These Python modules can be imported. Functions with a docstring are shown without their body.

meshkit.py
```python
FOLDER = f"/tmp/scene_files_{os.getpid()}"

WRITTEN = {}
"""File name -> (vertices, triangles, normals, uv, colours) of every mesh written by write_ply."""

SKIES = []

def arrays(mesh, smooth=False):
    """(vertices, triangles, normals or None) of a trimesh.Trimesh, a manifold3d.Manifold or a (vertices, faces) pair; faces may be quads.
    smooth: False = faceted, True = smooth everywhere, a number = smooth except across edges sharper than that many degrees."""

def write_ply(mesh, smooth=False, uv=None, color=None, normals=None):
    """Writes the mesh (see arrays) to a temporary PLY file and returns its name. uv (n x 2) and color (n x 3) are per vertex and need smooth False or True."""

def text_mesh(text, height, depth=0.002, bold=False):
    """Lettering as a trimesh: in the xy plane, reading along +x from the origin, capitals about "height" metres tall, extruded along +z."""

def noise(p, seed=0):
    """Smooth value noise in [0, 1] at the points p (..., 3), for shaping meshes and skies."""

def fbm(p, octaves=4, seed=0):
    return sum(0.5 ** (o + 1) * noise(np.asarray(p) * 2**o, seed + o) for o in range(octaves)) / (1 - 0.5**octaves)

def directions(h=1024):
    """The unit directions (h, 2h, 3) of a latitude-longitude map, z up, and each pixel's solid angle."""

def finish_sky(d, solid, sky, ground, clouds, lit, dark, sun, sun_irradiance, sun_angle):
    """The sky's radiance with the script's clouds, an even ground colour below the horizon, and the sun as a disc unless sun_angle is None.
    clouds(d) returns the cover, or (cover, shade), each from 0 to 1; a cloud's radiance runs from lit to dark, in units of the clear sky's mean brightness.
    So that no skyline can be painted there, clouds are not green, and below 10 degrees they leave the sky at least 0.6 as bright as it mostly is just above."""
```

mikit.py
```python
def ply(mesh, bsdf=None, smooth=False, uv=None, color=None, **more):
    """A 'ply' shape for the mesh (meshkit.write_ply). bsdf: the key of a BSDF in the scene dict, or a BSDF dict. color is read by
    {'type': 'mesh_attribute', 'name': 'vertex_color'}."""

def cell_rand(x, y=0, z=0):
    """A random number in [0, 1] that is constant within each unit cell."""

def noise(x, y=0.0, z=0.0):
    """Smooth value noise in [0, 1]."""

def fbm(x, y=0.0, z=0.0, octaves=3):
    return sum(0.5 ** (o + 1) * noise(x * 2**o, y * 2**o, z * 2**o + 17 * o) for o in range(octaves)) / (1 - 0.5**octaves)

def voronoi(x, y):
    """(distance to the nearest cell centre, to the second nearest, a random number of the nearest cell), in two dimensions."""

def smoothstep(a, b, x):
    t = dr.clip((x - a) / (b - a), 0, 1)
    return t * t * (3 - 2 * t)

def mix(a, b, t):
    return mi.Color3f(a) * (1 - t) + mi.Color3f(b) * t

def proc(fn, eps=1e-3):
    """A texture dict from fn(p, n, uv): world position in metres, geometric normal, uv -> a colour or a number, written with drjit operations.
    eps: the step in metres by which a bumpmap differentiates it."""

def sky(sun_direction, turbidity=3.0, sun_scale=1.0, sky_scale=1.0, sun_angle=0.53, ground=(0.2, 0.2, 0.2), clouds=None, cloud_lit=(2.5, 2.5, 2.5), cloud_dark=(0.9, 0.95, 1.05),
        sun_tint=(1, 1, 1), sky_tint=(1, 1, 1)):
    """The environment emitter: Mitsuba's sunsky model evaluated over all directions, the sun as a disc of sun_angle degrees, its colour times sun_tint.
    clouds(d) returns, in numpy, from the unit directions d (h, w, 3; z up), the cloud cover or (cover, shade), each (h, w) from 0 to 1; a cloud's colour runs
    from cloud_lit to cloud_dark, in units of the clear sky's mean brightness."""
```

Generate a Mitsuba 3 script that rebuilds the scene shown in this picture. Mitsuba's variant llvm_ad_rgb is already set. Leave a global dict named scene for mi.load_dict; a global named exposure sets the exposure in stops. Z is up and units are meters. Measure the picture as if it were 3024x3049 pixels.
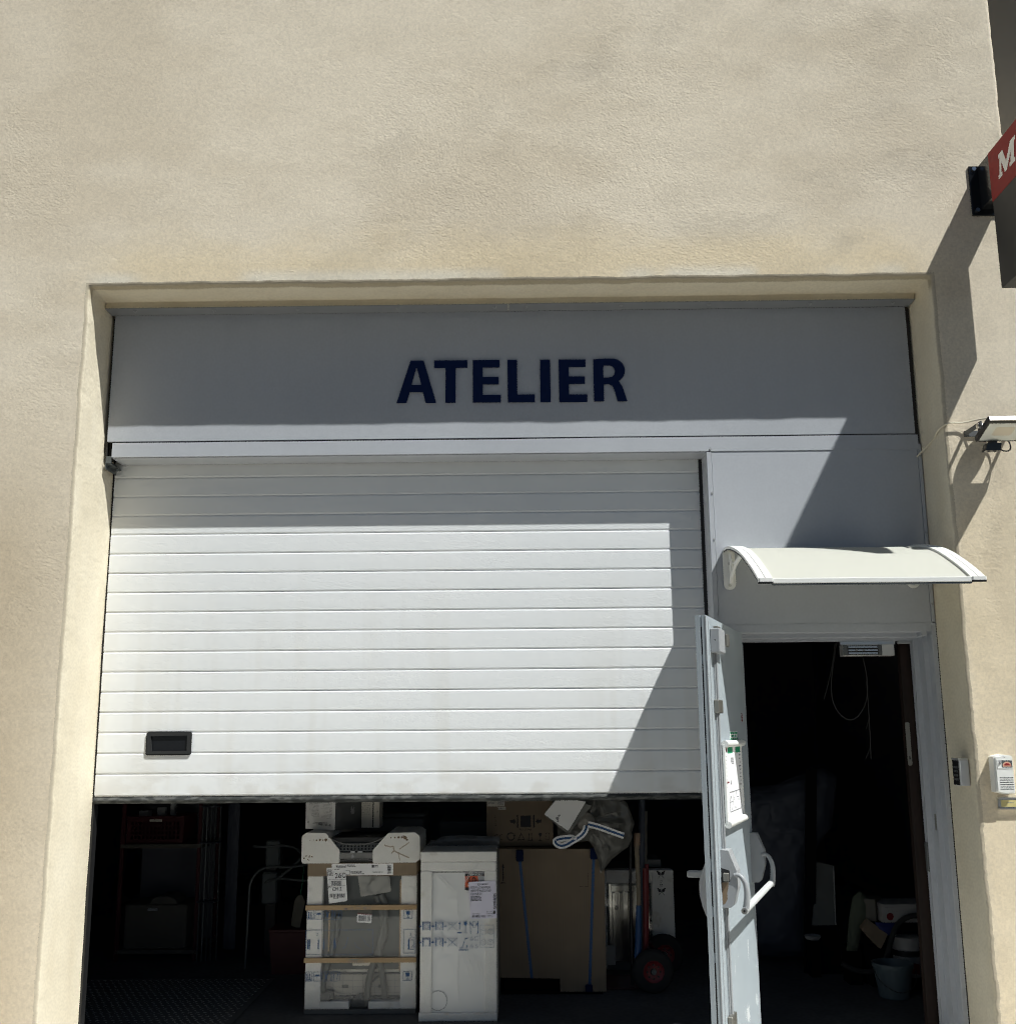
import math, random
import numpy as np, trimesh, mitsuba as mi, drjit as dr
import mikit, meshkit
from mikit import proc, noise, fbm, smoothstep, mix, cell_rand
from shapely.geometry import Polygon, LineString, Point, box as sbox
from shapely.ops import unary_union
from shapely import affinity

random.seed(7); RNG = np.random.default_rng(7)
T = mi.ScalarTransform4f
scene, labels = {}, {}

# ------------------------------------------------------------------ camera, sky, exposure
YAW, PIT, ROL = -0.01033, 0.18110, -0.00747
CAM = np.array([2.247, -5.0, 1.551])
_f = np.array([math.sin(YAW)*math.cos(PIT), math.cos(YAW)*math.cos(PIT), math.sin(PIT)])
_r = np.array([math.cos(YAW), -math.sin(YAW), 0.0]); _u = np.cross(_r, _f)
_up = np.cross(math.cos(ROL)*_r + math.sin(ROL)*_u, _f)
scene['camera'] = {'type': 'perspective', 'fov': 2*math.degrees(math.atan(1512/3028)), 'fov_axis': 'x',
                   'principal_point_offset_y': -0.0346, 'near_clip': 0.05, 'far_clip': 500.0,
                   'to_world': T().look_at(origin=CAM.tolist(), target=(CAM+_f).tolist(), up=_up.tolist())}
SUN = (1.22, -1.0, 2.31)
scene['sky_light'] = mikit.sky(SUN, turbidity=3, sky_scale=0.27, sun_tint=(0.92, 1.12, 1.42), sky_tint=(1.02, 1.0, 0.96), ground=(0.12, 0.115, 0.105))
exposure = 2.0

# ------------------------------------------------------------------ materials
def bsdf(name, col, rough=0.5, metallic=0.0, spec=0.5, bump=None, scale=1.0, **more):
    c = col if isinstance(col, dict) else {'type': 'rgb', 'value': list(col)}
    r = rough if isinstance(rough, dict) else float(rough)
    b = {'type': 'principled', 'base_color': c, 'roughness': r, 'metallic': float(metallic), 'specular': float(spec), **more}
    if bump is not None:
        b = {'type': 'bumpmap', 'tex': bump, 'scale': float(scale), 'bsdf': b}
    scene[name] = {'type': 'twosided', 'bsdf': b}
    return name

def plaster_colour(p, n, uv):
    big = fbm(p.x*0.9 + 3.1, p.z*1.1 + 7.7, p.y*1.3, 4)
    mid = fbm(p.x*2.3 + 9.0, p.z*5.5, p.y*2.0, 4)
    fine = noise(p.x*95.0, p.z*95.0, p.y*95.0)
    grain = noise(p.x*230.0, p.z*230.0, p.y*230.0)
    c = mix((0.625, 0.543, 0.420), (0.705, 0.625, 0.498), smoothstep(0.32, 0.68, 0.55*big + 0.45*mid))
    grey = smoothstep(0.5, 0.72, fbm(p.x*1.3 + 40.0, p.z*0.8, 3.0, 3))
    c = mix(c, (0.61, 0.55, 0.45), 0.12*grey)
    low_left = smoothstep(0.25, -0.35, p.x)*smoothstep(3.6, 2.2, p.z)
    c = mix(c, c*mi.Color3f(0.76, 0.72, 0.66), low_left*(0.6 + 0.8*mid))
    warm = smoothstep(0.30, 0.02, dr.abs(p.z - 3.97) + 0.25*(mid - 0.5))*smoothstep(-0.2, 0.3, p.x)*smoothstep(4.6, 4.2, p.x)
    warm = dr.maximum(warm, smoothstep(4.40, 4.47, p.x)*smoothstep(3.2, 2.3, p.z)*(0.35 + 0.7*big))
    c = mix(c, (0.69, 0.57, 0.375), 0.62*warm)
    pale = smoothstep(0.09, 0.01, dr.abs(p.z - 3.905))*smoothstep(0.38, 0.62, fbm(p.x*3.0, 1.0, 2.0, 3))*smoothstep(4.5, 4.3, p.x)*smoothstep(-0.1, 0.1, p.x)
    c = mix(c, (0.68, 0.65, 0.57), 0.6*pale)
    return c*(0.88 + 0.13*fine + 0.12*grain)

def plaster_bump(p, n, uv):
    sw = fbm(p.x*2.1 + 5.0, p.z*2.1, p.y*2.0, 2)
    ang = 6.28*sw
    a = p.x*dr.cos(ang) + p.z*dr.sin(ang)
    stroke = noise(a*95.0, (p.x*dr.sin(ang) - p.z*dr.cos(ang))*30.0 + 31.0, p.y*60.0)
    grain = fbm(p.x*125.0, p.z*125.0, p.y*125.0, 2)
    rough = smoothstep(0.35, 0.65, fbm(p.x*1.7, p.z*1.7, 8.0, 3))
    wave = fbm(p.x*4.0, p.z*7.0, p.y*4.0, 2)
    return stroke*(0.0003 + 0.00035*rough) + grain*(0.0014 + 0.0008*rough) + wave*0.0026

def reveal_colour(p, n, uv):
    m = fbm(p.x*5.0, p.y*9.0, p.z*2.2, 4)
    fine = noise(p.x*110.0, p.y*110.0, p.z*110.0)
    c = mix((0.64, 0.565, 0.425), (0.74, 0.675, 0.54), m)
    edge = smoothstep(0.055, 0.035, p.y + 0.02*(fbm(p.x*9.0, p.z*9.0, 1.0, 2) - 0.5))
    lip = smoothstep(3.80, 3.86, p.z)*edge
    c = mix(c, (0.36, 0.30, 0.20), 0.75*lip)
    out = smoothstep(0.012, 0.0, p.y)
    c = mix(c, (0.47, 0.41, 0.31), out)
    return c*(0.93 + 0.12*fine)

def reveal_bump(p, n, uv):
    comb = 0.5 + 0.5*dr.sin((p.z + 0.6*p.y + 0.03*noise(p.y*12.0, p.z*12.0))*330.0)
    where = smoothstep(0.14, 0.26, p.y)*smoothstep(0.40, 0.6, fbm(p.y*6.0, p.z*1.6, p.x, 3))
    return fbm(p.x*45.0, p.y*45.0, p.z*45.0, 3)*0.0030 + fbm(p.x*7.0, p.y*7.0, p.z*4.0, 2)*0.008 + comb*where*0.0010

def grey_paint(p, n, uv):
    m = fbm(p.x*2.2, p.z*2.2, p.y*3.0, 4)
    streak = fbm(p.x*26.0, p.z*1.1, p.y*20.0, 3)
    speck = noise(p.x*160.0, p.z*160.0, p.y*160.0)
    c = mix((0.375, 0.392, 0.422), (0.428, 0.444, 0.474), 0.8*m + 0.2*streak)
    return c*(0.96 + 0.07*speck)

def white_metal(p, n, uv):
    m = fbm(p.x*1.6, p.z*3.0, 4.0, 4)
    streak = smoothstep(0.5, 0.8, fbm(p.x*14.0, p.z*0.9, 2.0, 3))
    low = smoothstep(1.50, 1.20, p.z)*smoothstep(0.42, 0.75, fbm(p.x*9.0, p.z*14.0, 1.0, 4))
    c = mix((0.70, 0.715, 0.72), (0.745, 0.752, 0.75), m)
    c = mix(c, (0.62, 0.60, 0.55), 0.30*streak*smoothstep(2.9, 1.3, p.z))
    return mix(c, (0.50, 0.46, 0.40), 0.38*low)

def emboss(p, n, uv):
    return 0.00045*noise(p.x*60.0 + 4.0*noise(p.x*9.0, p.z*30.0), p.z*260.0) + 0.0003*noise(p.x*150.0, p.z*300.0)

def leaf_paint(p, n, uv):
    m = fbm(p.x*3.0, p.y*3.0, p.z*1.6, 4)
    scr = smoothstep(0.69, 0.74, fbm(p.x*26.0, p.y*26.0, p.z*7.0, 4))*smoothstep(1.3, 0.2, p.z)
    c = mix((0.285, 0.325, 0.352), (0.365, 0.405, 0.43), m)
    return mix(c, (0.62, 0.64, 0.64), 0.8*scr)

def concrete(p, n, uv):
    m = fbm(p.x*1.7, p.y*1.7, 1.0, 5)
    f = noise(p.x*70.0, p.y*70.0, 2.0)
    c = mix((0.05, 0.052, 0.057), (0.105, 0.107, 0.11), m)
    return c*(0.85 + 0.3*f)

def bounce_paving(p, n, uv):  # pale colour of the added strip that bounces sunlight
    m = fbm(p.x*0.8, p.y*0.8, 1.0, 5)
    return mix((0.56, 0.535, 0.48), (0.66, 0.635, 0.575), m)

def cardboard(p, n, uv):
    m = fbm(p.x*7.0, p.z*7.0, p.y*7.0, 3)
    flute = noise(p.x*220.0, p.z*6.0, p.y*220.0)
    return mix((0.205, 0.16, 0.115), (0.25, 0.196, 0.14), m)*(0.95 + 0.08*flute)

def styrene(p, n, uv):
    f = noise(p.x*170.0, p.z*170.0, p.y*170.0)
    m = fbm(p.x*5.0, p.z*5.0, p.y*5.0, 4)
    c = mix((0.66, 0.65, 0.615), (0.78, 0.775, 0.745), 0.5*f + 0.5*m)
    return mix(c, (0.50, 0.45, 0.37), 0.5*smoothstep(0.60, 0.74, fbm(p.x*11.0 + 3.0, p.z*11.0, p.y*9.0, 4)))

def bead_bump(p, n, uv):
    return 0.0016*noise(p.x*150.0, p.z*150.0, p.y*150.0) + 0.004*fbm(p.x*12.0, p.z*12.0, p.y*12.0, 2)

def timber(p, n, uv):
    g = fbm(p.x*3.0 + p.y*3.0, p.z*75.0, 1.0, 3)
    return mix((0.36, 0.245, 0.135), (0.50, 0.37, 0.225), g)

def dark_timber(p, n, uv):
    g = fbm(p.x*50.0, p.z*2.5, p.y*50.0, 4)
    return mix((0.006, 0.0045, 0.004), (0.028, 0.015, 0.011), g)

def crumple(p, n, uv):
    w = fbm(p.x*9.0, p.z*9.0, p.y*9.0, 3)
    return 0.016*dr.abs(2.0*noise(p.x*14.0 + 3.0*w, p.z*11.0 + 2.0*w, p.y*10.0) - 1.0) + 0.012*dr.abs(2.0*w - 1.0)

B_PL, B_RV, B_CR, B_BD = proc(plaster_bump, 2e-3), proc(reveal_bump, 2e-3), proc(crumple, 2e-3), proc(bead_bump, 2e-3)
C_GREY, C_WHITE, C_CARD, C_EPS = proc(grey_paint), proc(white_metal), proc(cardboard), proc(styrene)
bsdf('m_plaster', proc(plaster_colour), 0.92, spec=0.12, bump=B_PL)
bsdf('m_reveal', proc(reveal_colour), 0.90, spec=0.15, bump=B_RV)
bsdf('m_grey', C_GREY, 0.5, spec=0.22)
bsdf('m_white', C_WHITE, 0.45, spec=0.45, bump=proc(emboss, 1.5e-3))
bsdf('m_leaf', proc(leaf_paint), 0.45, spec=0.45)
bsdf('m_concrete', proc(concrete), 0.75, spec=0.3)
bsdf('m_bounce_paving', proc(bounce_paving), 0.9, spec=0.2)
bsdf('m_card', C_CARD, 0.85, spec=0.15)
bsdf('m_eps', C_EPS, 0.75, spec=0.25, bump=B_BD)
bsdf('m_timber', proc(timber), 0.8, spec=0.2)
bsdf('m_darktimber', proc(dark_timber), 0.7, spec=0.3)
bsdf('m_navy', (0.003, 0.011, 0.052), 0.6, spec=0.1)
bsdf('m_whiteplastic', (0.74, 0.74, 0.71), 0.32)
bsdf('m_greyplastic', (0.36, 0.37, 0.38), 0.42)
bsdf('m_lightgrey', (0.30, 0.31, 0.32), 0.42)
bsdf('m_bar', (0.52, 0.53, 0.53), 0.4)
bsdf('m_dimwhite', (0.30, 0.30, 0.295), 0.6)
bsdf('m_black', (0.012, 0.012, 0.013), 0.45)
bsdf('m_gloss_black', (0.010, 0.011, 0.013), 0.12)
bsdf('m_rubber', (0.028, 0.029, 0.030), 0.85, spec=0.15)
bsdf('m_dusty_rubber', proc(lambda p, n, uv: mix((0.035, 0.038, 0.037), (0.10, 0.102, 0.098), smoothstep(0.42, 0.7, fbm(p.x*26.0, p.z*60.0, p.y*30.0, 4)))), 0.85, spec=0.2)
bsdf('m_steel', (0.55, 0.55, 0.54), 0.28, metallic=1.0)
bsdf('m_dullsteel', (0.30, 0.29, 0.26), 0.42, metallic=0.8)
bsdf('m_chrome', (0.80, 0.80, 0.80), 0.12, metallic=1.0)
bsdf('m_red', (0.15, 0.012, 0.016), 0.45)
bsdf('m_darkred', (0.06, 0.008, 0.012), 0.55)
bsdf('m_signred', (0.25, 0.022, 0.022), 0.5, spec=0.2)
bsdf('m_signgrey', (0.050, 0.050, 0.050), 0.5, spec=0.2)
bsdf('m_paper', (0.80, 0.80, 0.80), 0.7, spec=0.2)
bsdf('m_lilac', (0.68, 0.66, 0.77), 0.6, spec=0.2)
bsdf('m_ink', (0.022, 0.022, 0.028), 0.6, spec=0.2)
bsdf('m_greyink', (0.24, 0.24, 0.25), 0.6, spec=0.2)
bsdf('m_blueink', (0.025, 0.078, 0.20), 0.5, spec=0.3)
bsdf('m_paleblueink', (0.20, 0.24, 0.33), 0.5, spec=0.3)
bsdf('m_orange', (0.55, 0.10, 0.035), 0.5)
bsdf('m_green', (0.03, 0.28, 0.14), 0.5)
bsdf('m_blue', (0.014, 0.065, 0.185), 0.5)
bsdf('m_yellow', (0.52, 0.45, 0.20), 0.5)
bsdf('m_led', (0.62, 0.63, 0.58), 0.15, clearcoat=0.6)
bsdf('m_ledcore', (0.60, 0.54, 0.43), 0.3)
bsdf('m_darkgrey', (0.085, 0.09, 0.092), 0.5)
bsdf('m_panelgrey', (0.060, 0.070, 0.068), 0.5)
bsdf('m_bag', (0.125, 0.123, 0.112), 0.26, bump=B_CR)
bsdf('m_pouch', (0.22, 0.22, 0.205), 0.3, bump=B_CR)
bsdf('m_tarp', (0.042, 0.050, 0.07), 0.6, bump=B_CR)
bsdf('m_wrap', (0.13, 0.13, 0.13), 0.3, bump=B_CR)
bsdf('m_whitewrap', (0.68, 0.685, 0.675), 0.34, bump=B_CR, scale=0.3)
bsdf('m_brownstain', (0.17, 0.12, 0.075), 0.8)
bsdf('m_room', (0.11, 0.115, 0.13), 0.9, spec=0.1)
bsdf('m_hose', (0.105, 0.11, 0.105), 0.5)
bsdf('m_bucket', (0.10, 0.135, 0.15), 0.45)
bsdf('m_void', (0.006, 0.006, 0.007), 0.95, spec=0.05)
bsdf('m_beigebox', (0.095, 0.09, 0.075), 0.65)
bsdf('m_dimwire', (0.026, 0.025, 0.023), 0.6)
bsdf('m_galv', (0.10, 0.112, 0.115), 0.45, metallic=0.4)
scene['m_canopy'] = {'type': 'principledthin', 'base_color': {'type': 'rgb', 'value': [0.70, 0.695, 0.63]}, 'roughness': 0.35, 'diff_trans': 0.7, 'spec_trans': 0.0, 'eta': 1.4}
scene['m_film'] = {'type': 'thindielectric', 'int_ior': 1.22}

# ------------------------------------------------------------------ naming and building helpers
def key_for(k):
    if k not in scene and k not in labels: return k
    i = 1
    while f'{k}_{i:03d}' in scene or f'{k}_{i:03d}' in labels: i += 1
    return f'{k}_{i:03d}'

INNER = False           # True while the goods standing on the workshop floor (5 cm below the sill) are set out
INSIDE = T().translate([-0.0737, 0.164, -0.0509]).scale(1.0328)

def thing(name, label, cat, group=None):
    k = key_for(name); labels[k] = {'label': label, 'category': cat}
    if group: labels[k]['group'] = group
    return k

def put(name, mesh, m, parent=None, smooth=False, label=None, kind=None):
    if isinstance(mesh, list):
        return [put(name, q, m, parent, smooth, label, kind) for q in mesh][0]
    k = key_for(f'{parent}__{name}' if parent else name)
    scene[k] = mikit.ply(mesh, m, smooth=smooth, **({'to_world': INSIDE} if INNER else {}))
    d = {}
    if label: d['label'] = label
    if kind: d['kind'] = kind
    if d: labels[k] = d
    return k

def cat_(*ms):
    ms = [m for a in ms for m in (a if isinstance(a, (list, tuple)) else [a])]
    return trimesh.util.concatenate(ms)

def sep(*ms): return [m for a in ms for m in (a if isinstance(a, (list, tuple)) else [a])]     # pieces that stay separate parts

def bx(x0, x1, y0, y1, z0, z1, b=0.0):
    if b <= 0:
        m = trimesh.creation.box(extents=(x1-x0, y1-y0, z1-z0)); m.apply_translation(((x0+x1)/2, (y0+y1)/2, (z0+z1)/2)); return m
    pts = []
    for sx, X in ((1, x0), (-1, x1)):
        for sy, Y in ((1, y0), (-1, y1)):
            for sz, Z in ((1, z0), (-1, z1)):
                pts += [(X+sx*b, Y+sy*b, Z), (X+sx*b, Y, Z+sz*b), (X, Y+sy*b, Z+sz*b)]
    return trimesh.convex.convex_hull(np.array(pts))

def tube(pts, r, sides=10, closed=False):
    p = np.asarray(pts, float); n = len(p)
    t = np.roll(p, -1, 0) - np.roll(p, 1, 0) if closed else np.gradient(p, axis=0)
    t /= np.linalg.norm(t, axis=1, keepdims=True) + 1e-12
    a = np.cross(t[0], [0, 0, 1.0]); a = a if np.linalg.norm(a) > 1e-3 else np.cross(t[0], [1.0, 0, 0])
    rings = []; r = np.broadcast_to(r, (n,))
    for i in range(n):
        a = a - t[i]*(a @ t[i]); a /= np.linalg.norm(a); b = np.cross(t[i], a)
        th = np.arange(sides)*2*np.pi/sides
        rings.append(p[i] + r[i]*(np.cos(th)[:, None]*a + np.sin(th)[:, None]*b))
    v = np.concatenate(rings); f = []
    for i in range(n if closed else n-1):
        j = (i+1) % n
        for k in range(sides):
            l = (k+1) % sides
            f += [(i*sides+k, i*sides+l, j*sides+l), (i*sides+k, j*sides+l, j*sides+k)]
    if not closed:
        v = np.vstack([v, p[0], p[-1]]); c0, c1 = len(v)-2, len(v)-1
        for k in range(sides):
            l = (k+1) % sides
            f += [(c0, l, k), (c1, (n-1)*sides+k, (n-1)*sides+l)]
    return trimesh.Trimesh(v, f, process=False)

def curve(pts, n=40):
    p = np.asarray(pts, float)
    if len(p) < 3: return np.array([p[0] + (p[-1]-p[0])*t for t in np.linspace(0, 1, n)])
    from scipy.interpolate import CubicSpline
    d = np.r_[0, np.cumsum(np.linalg.norm(np.diff(p, axis=0), axis=1))]
    return CubicSpline(d, p)(np.linspace(0, d[-1], n))

def cyl(p0, p1, r, sides=20): return tube([p0, np.add(p0, p1)/2.0, p1], r, sides)

def extr(shape, h):
    gs = [g for g in getattr(shape, 'geoms', [shape]) if g.area > 1e-10]
    return trimesh.util.concatenate([trimesh.creation.extrude_polygon(g, h, engine='earcut') for g in gs])

def frame(o, ex, ey, ez):
    M = np.eye(4); M[:3, 0], M[:3, 1], M[:3, 2], M[:3, 3] = ex, ey, ez, o
    return M

def place(mesh, M):
    m = mesh.copy(); v = trimesh.transformations.transform_points(m.vertices, M)
    f = m.faces[:, ::-1] if np.linalg.det(M[:3, :3]) < 0 else m.faces
    return trimesh.Trimesh(v, f, process=False)

def front(shape, y, h=0.0006):          # (x, z) art standing on the plane y, facing the street
    return place(extr(shape, h), frame((0, y, 0), (1, 0, 0), (0, 0, 1), (0, -1, 0)))

def side(shape, x, h, sgn=1):           # (y, z) outline extruded along x
    return place(extr(shape, h), frame((x, 0, 0), (0, 1, 0), (0, 0, 1), (sgn, 0, 0)))

def text_front(s, x, z, y, h, bold=True, squeeze=1.0, rot=0.0):
    t = meshkit.text_mesh(s, h, 0.0006, bold)
    M = frame((x, y, z), (squeeze*math.cos(rot), 0, squeeze*math.sin(rot)), (-math.sin(rot), 0, math.cos(rot)), (0, -1, 0))
    return place(t, M)

def lines(*pls, w=0.004):
    return unary_union([LineString(p).buffer(w/2, cap_style=2, join_style=2) for p in pls])

def rect(x0, x1, z0, z1): return sbox(min(x0, x1), min(z0, z1), max(x0, x1), max(z0, z1))
def rrect(x0, x1, z0, z1, r): return rect(x0+r, x1-r, z0+r, z1-r).buffer(r, quad_segs=4)
def outline(x0, x1, z0, z1, w): return rect(x0, x1, z0, z1).difference(rect(x0+w, x1-w, z0+w, z1-w))

def barcode(x0, x1, z0, z1, seed=0, vertical=True):
    r = random.Random(seed); out = []; a, b = (x0, x1) if vertical else (z0, z1)
    while a < b:
        w = r.choice((0.0012, 0.002, 0.003)); 
        if a + w > b: break
        out.append(rect(a, a+w, z0, z1) if vertical else rect(x0, x1, a, a+w)); a += w + r.choice((0.0012, 0.002, 0.0028))
    return unary_union(out)

def fine_text(x0, x1, z1, z0, step, seed=0, fill=0.55):
    r = random.Random(seed); out = []; z = z1
    while z - step > z0:
        x, end = x0, x0 + (x1-x0)*r.uniform(0.6, 1.0)
        while x < end:
            w = r.uniform(0.006, 0.018); out.append(rect(x, min(x+w, end), z-step*fill, z)); x += w + 0.003
        z -= step
    return unary_union(out)

def disc_pts(c, r, n=28): return [(c[0]+r*math.cos(t), c[1]+r*math.sin(t)) for t in np.linspace(0, 2*np.pi, n, endpoint=False)]

def lathe(profile, sides=28):           # (r, z) profile about the z axis
    return trimesh.creation.revolve(np.asarray(profile, float), sections=sides)

def puff(poly, y, bulge=0.05, step=0.02, amp=0.02, seed=1, freq=9.0, back=0.03):   # crumpled sheet or bag hanging on the plane y
    from scipy.spatial import Delaunay
    x0, z0, x1, z1 = poly.bounds; pts = []
    ring = poly.exterior
    pts += [ring.interpolate(d).coords[0] for d in np.arange(0, ring.length, step)]
    for x in np.arange(x0, x1, step):
        for z in np.arange(z0, z1, step):
            q = Point(x + random.uniform(-.2, .2)*step, z + random.uniform(-.2, .2)*step)
            if poly.contains(q) and ring.distance(q) > step*0.5: pts.append((q.x, q.y))
    pts = np.array(pts); tri = Delaunay(pts).simplices
    cen = pts[tri].mean(1); tri = tri[[poly.contains(Point(c)) for c in cen]]
    d = np.array([ring.distance(Point(p)) for p in pts])
    q = np.c_[pts*freq, np.full(len(pts), seed*3.7)]
    nz = np.abs(2*meshkit.fbm(q, 3, seed) - 1)
    soft = np.clip(d/0.06, 0, 1)
    yy = y - bulge*np.sqrt(np.clip(d/0.10, 0, 1)) - amp*(nz - 0.3)*(0.3 + 0.7*soft)
    v = np.c_[pts[:, 0], yy, pts[:, 1]]; vb = np.c_[pts[:, 0], y + back*soft + 0.004, pts[:, 1]]
    a, b, c = v[tri[0]]
    if np.cross(b-a, c-a)[1] > 0: tri = tri[:, ::-1]
    n = len(pts)
    return trimesh.Trimesh(np.vstack([v, vb]), np.vstack([tri, tri[:, ::-1] + n]), process=False)

# ------------------------------------------------------------------ ground and floor
def sheet(x0, x1, y0, y1, z, n=2):
    xs, ys = np.linspace(x0, x1, n), np.linspace(y0, y1, n)
    v = np.array([(x, y, z) for y in ys for x in xs])
    f = [(j*n+i, j*n+i+1, (j+1)*n+i+1, (j+1)*n+i) for j in range(n-1) for i in range(n-1)]
    return (v, np.array(f))
put('ground', sheet(-250, 250, -250, 250, -0.075, 5), bsdf('m_asphalt', proc(lambda p, n, uv: mix((0.06, 0.058, 0.055), (0.11, 0.107, 0.10), fbm(p.x*2.0, p.y*2.0, 1.0, 4))), 0.9, spec=0.2), kind='structure', label='dark asphalt yard')
put('bounce_paving', bx(-12, 14, -2.0, 0.018, -0.074, -0.064), 'm_bounce_paving', kind='structure', label='added pale strip out of view that bounces sunlight onto the front')  # unseen strip added to bounce sunlight onto the lower surfaces
put('bounce_slab', bx(-0.6, 5.0, -0.25, 0.98, -0.062, -0.0475), bsdf('m_bounce_slab', (0.46, 0.44, 0.40), 0.85, spec=0.2), kind='structure', label='added pale slab out of view that bounces sunlight onto the packed goods')  # added out of view to throw sunlight up at the boxes inside
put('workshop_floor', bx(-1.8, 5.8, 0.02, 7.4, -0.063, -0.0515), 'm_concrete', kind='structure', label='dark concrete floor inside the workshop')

# ------------------------------------------------------------------ building shell
BLD = thing('workshop_building', 'beige rendered workshop front with a raised white sectional door and grey ATELIER panel', 'building')
OW, OH = 4.415, 3.888

def loop(pts, step=0.022):
    out = []
    for a, b in zip(pts[:-1], pts[1:]):
        a, b = np.array(a, float), np.array(b, float); n = max(2, int(np.linalg.norm(b-a)/step))
        out += [a + (b-a)*t for t in np.arange(n)/n]
    return np.array(out + [np.array(pts[-1], float)])

def ring(P, Nn, depth, seed, cut=0.02):
    """rounded, slightly ragged plaster arris along P (x, z) with outward normals Nn, then the reveal running back to depth"""
    q = np.c_[P*6.0, np.full(len(P), seed)]; q2 = np.c_[P*38.0, np.full(len(P), seed+.5)]
    w = 0.006*(meshkit.fbm(q, 3, seed) - 0.5)*2 + 0.004*(meshkit.noise(q2, seed+3) - 0.5)*2
    w = w + 0.010*(meshkit.noise(q2*1.7, seed+5) - 0.62)*np.clip((P[:, 0]-4.2)/0.1, 0, 1)*np.clip((1.9-P[:, 1])/0.8, 0, 1)
    prof = [(.020, 0.0), (.010, .0012), (.004, .005), (.001, .012), (0, .022)] + [(0, y) for y in np.linspace(0.05, depth, 12)]
    rows = []
    for off, y in prof:
        k = max(0.0, 1 - y/0.10)
        back = 0.004*(meshkit.fbm(np.c_[P*4.0, np.full(len(P), y*9.0+seed)], 3, seed+9) - 0.5)*2*(1-k)
        o = off + w*k + back
        rows.append(np.c_[P[:, 0]+Nn[:, 0]*o, np.full(len(P), y), P[:, 1]+Nn[:, 1]*o])
    v = np.concatenate(rows); n = len(P); f = []
    for j in range(len(prof)-1):
        for i in range(n-1):
            f.append((j*n+i, (j+1)*n+i, (j+1)*n+i+1, j*n+i+1))
    return v, np.array(f), rows[0][:, [0, 2]]

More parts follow.
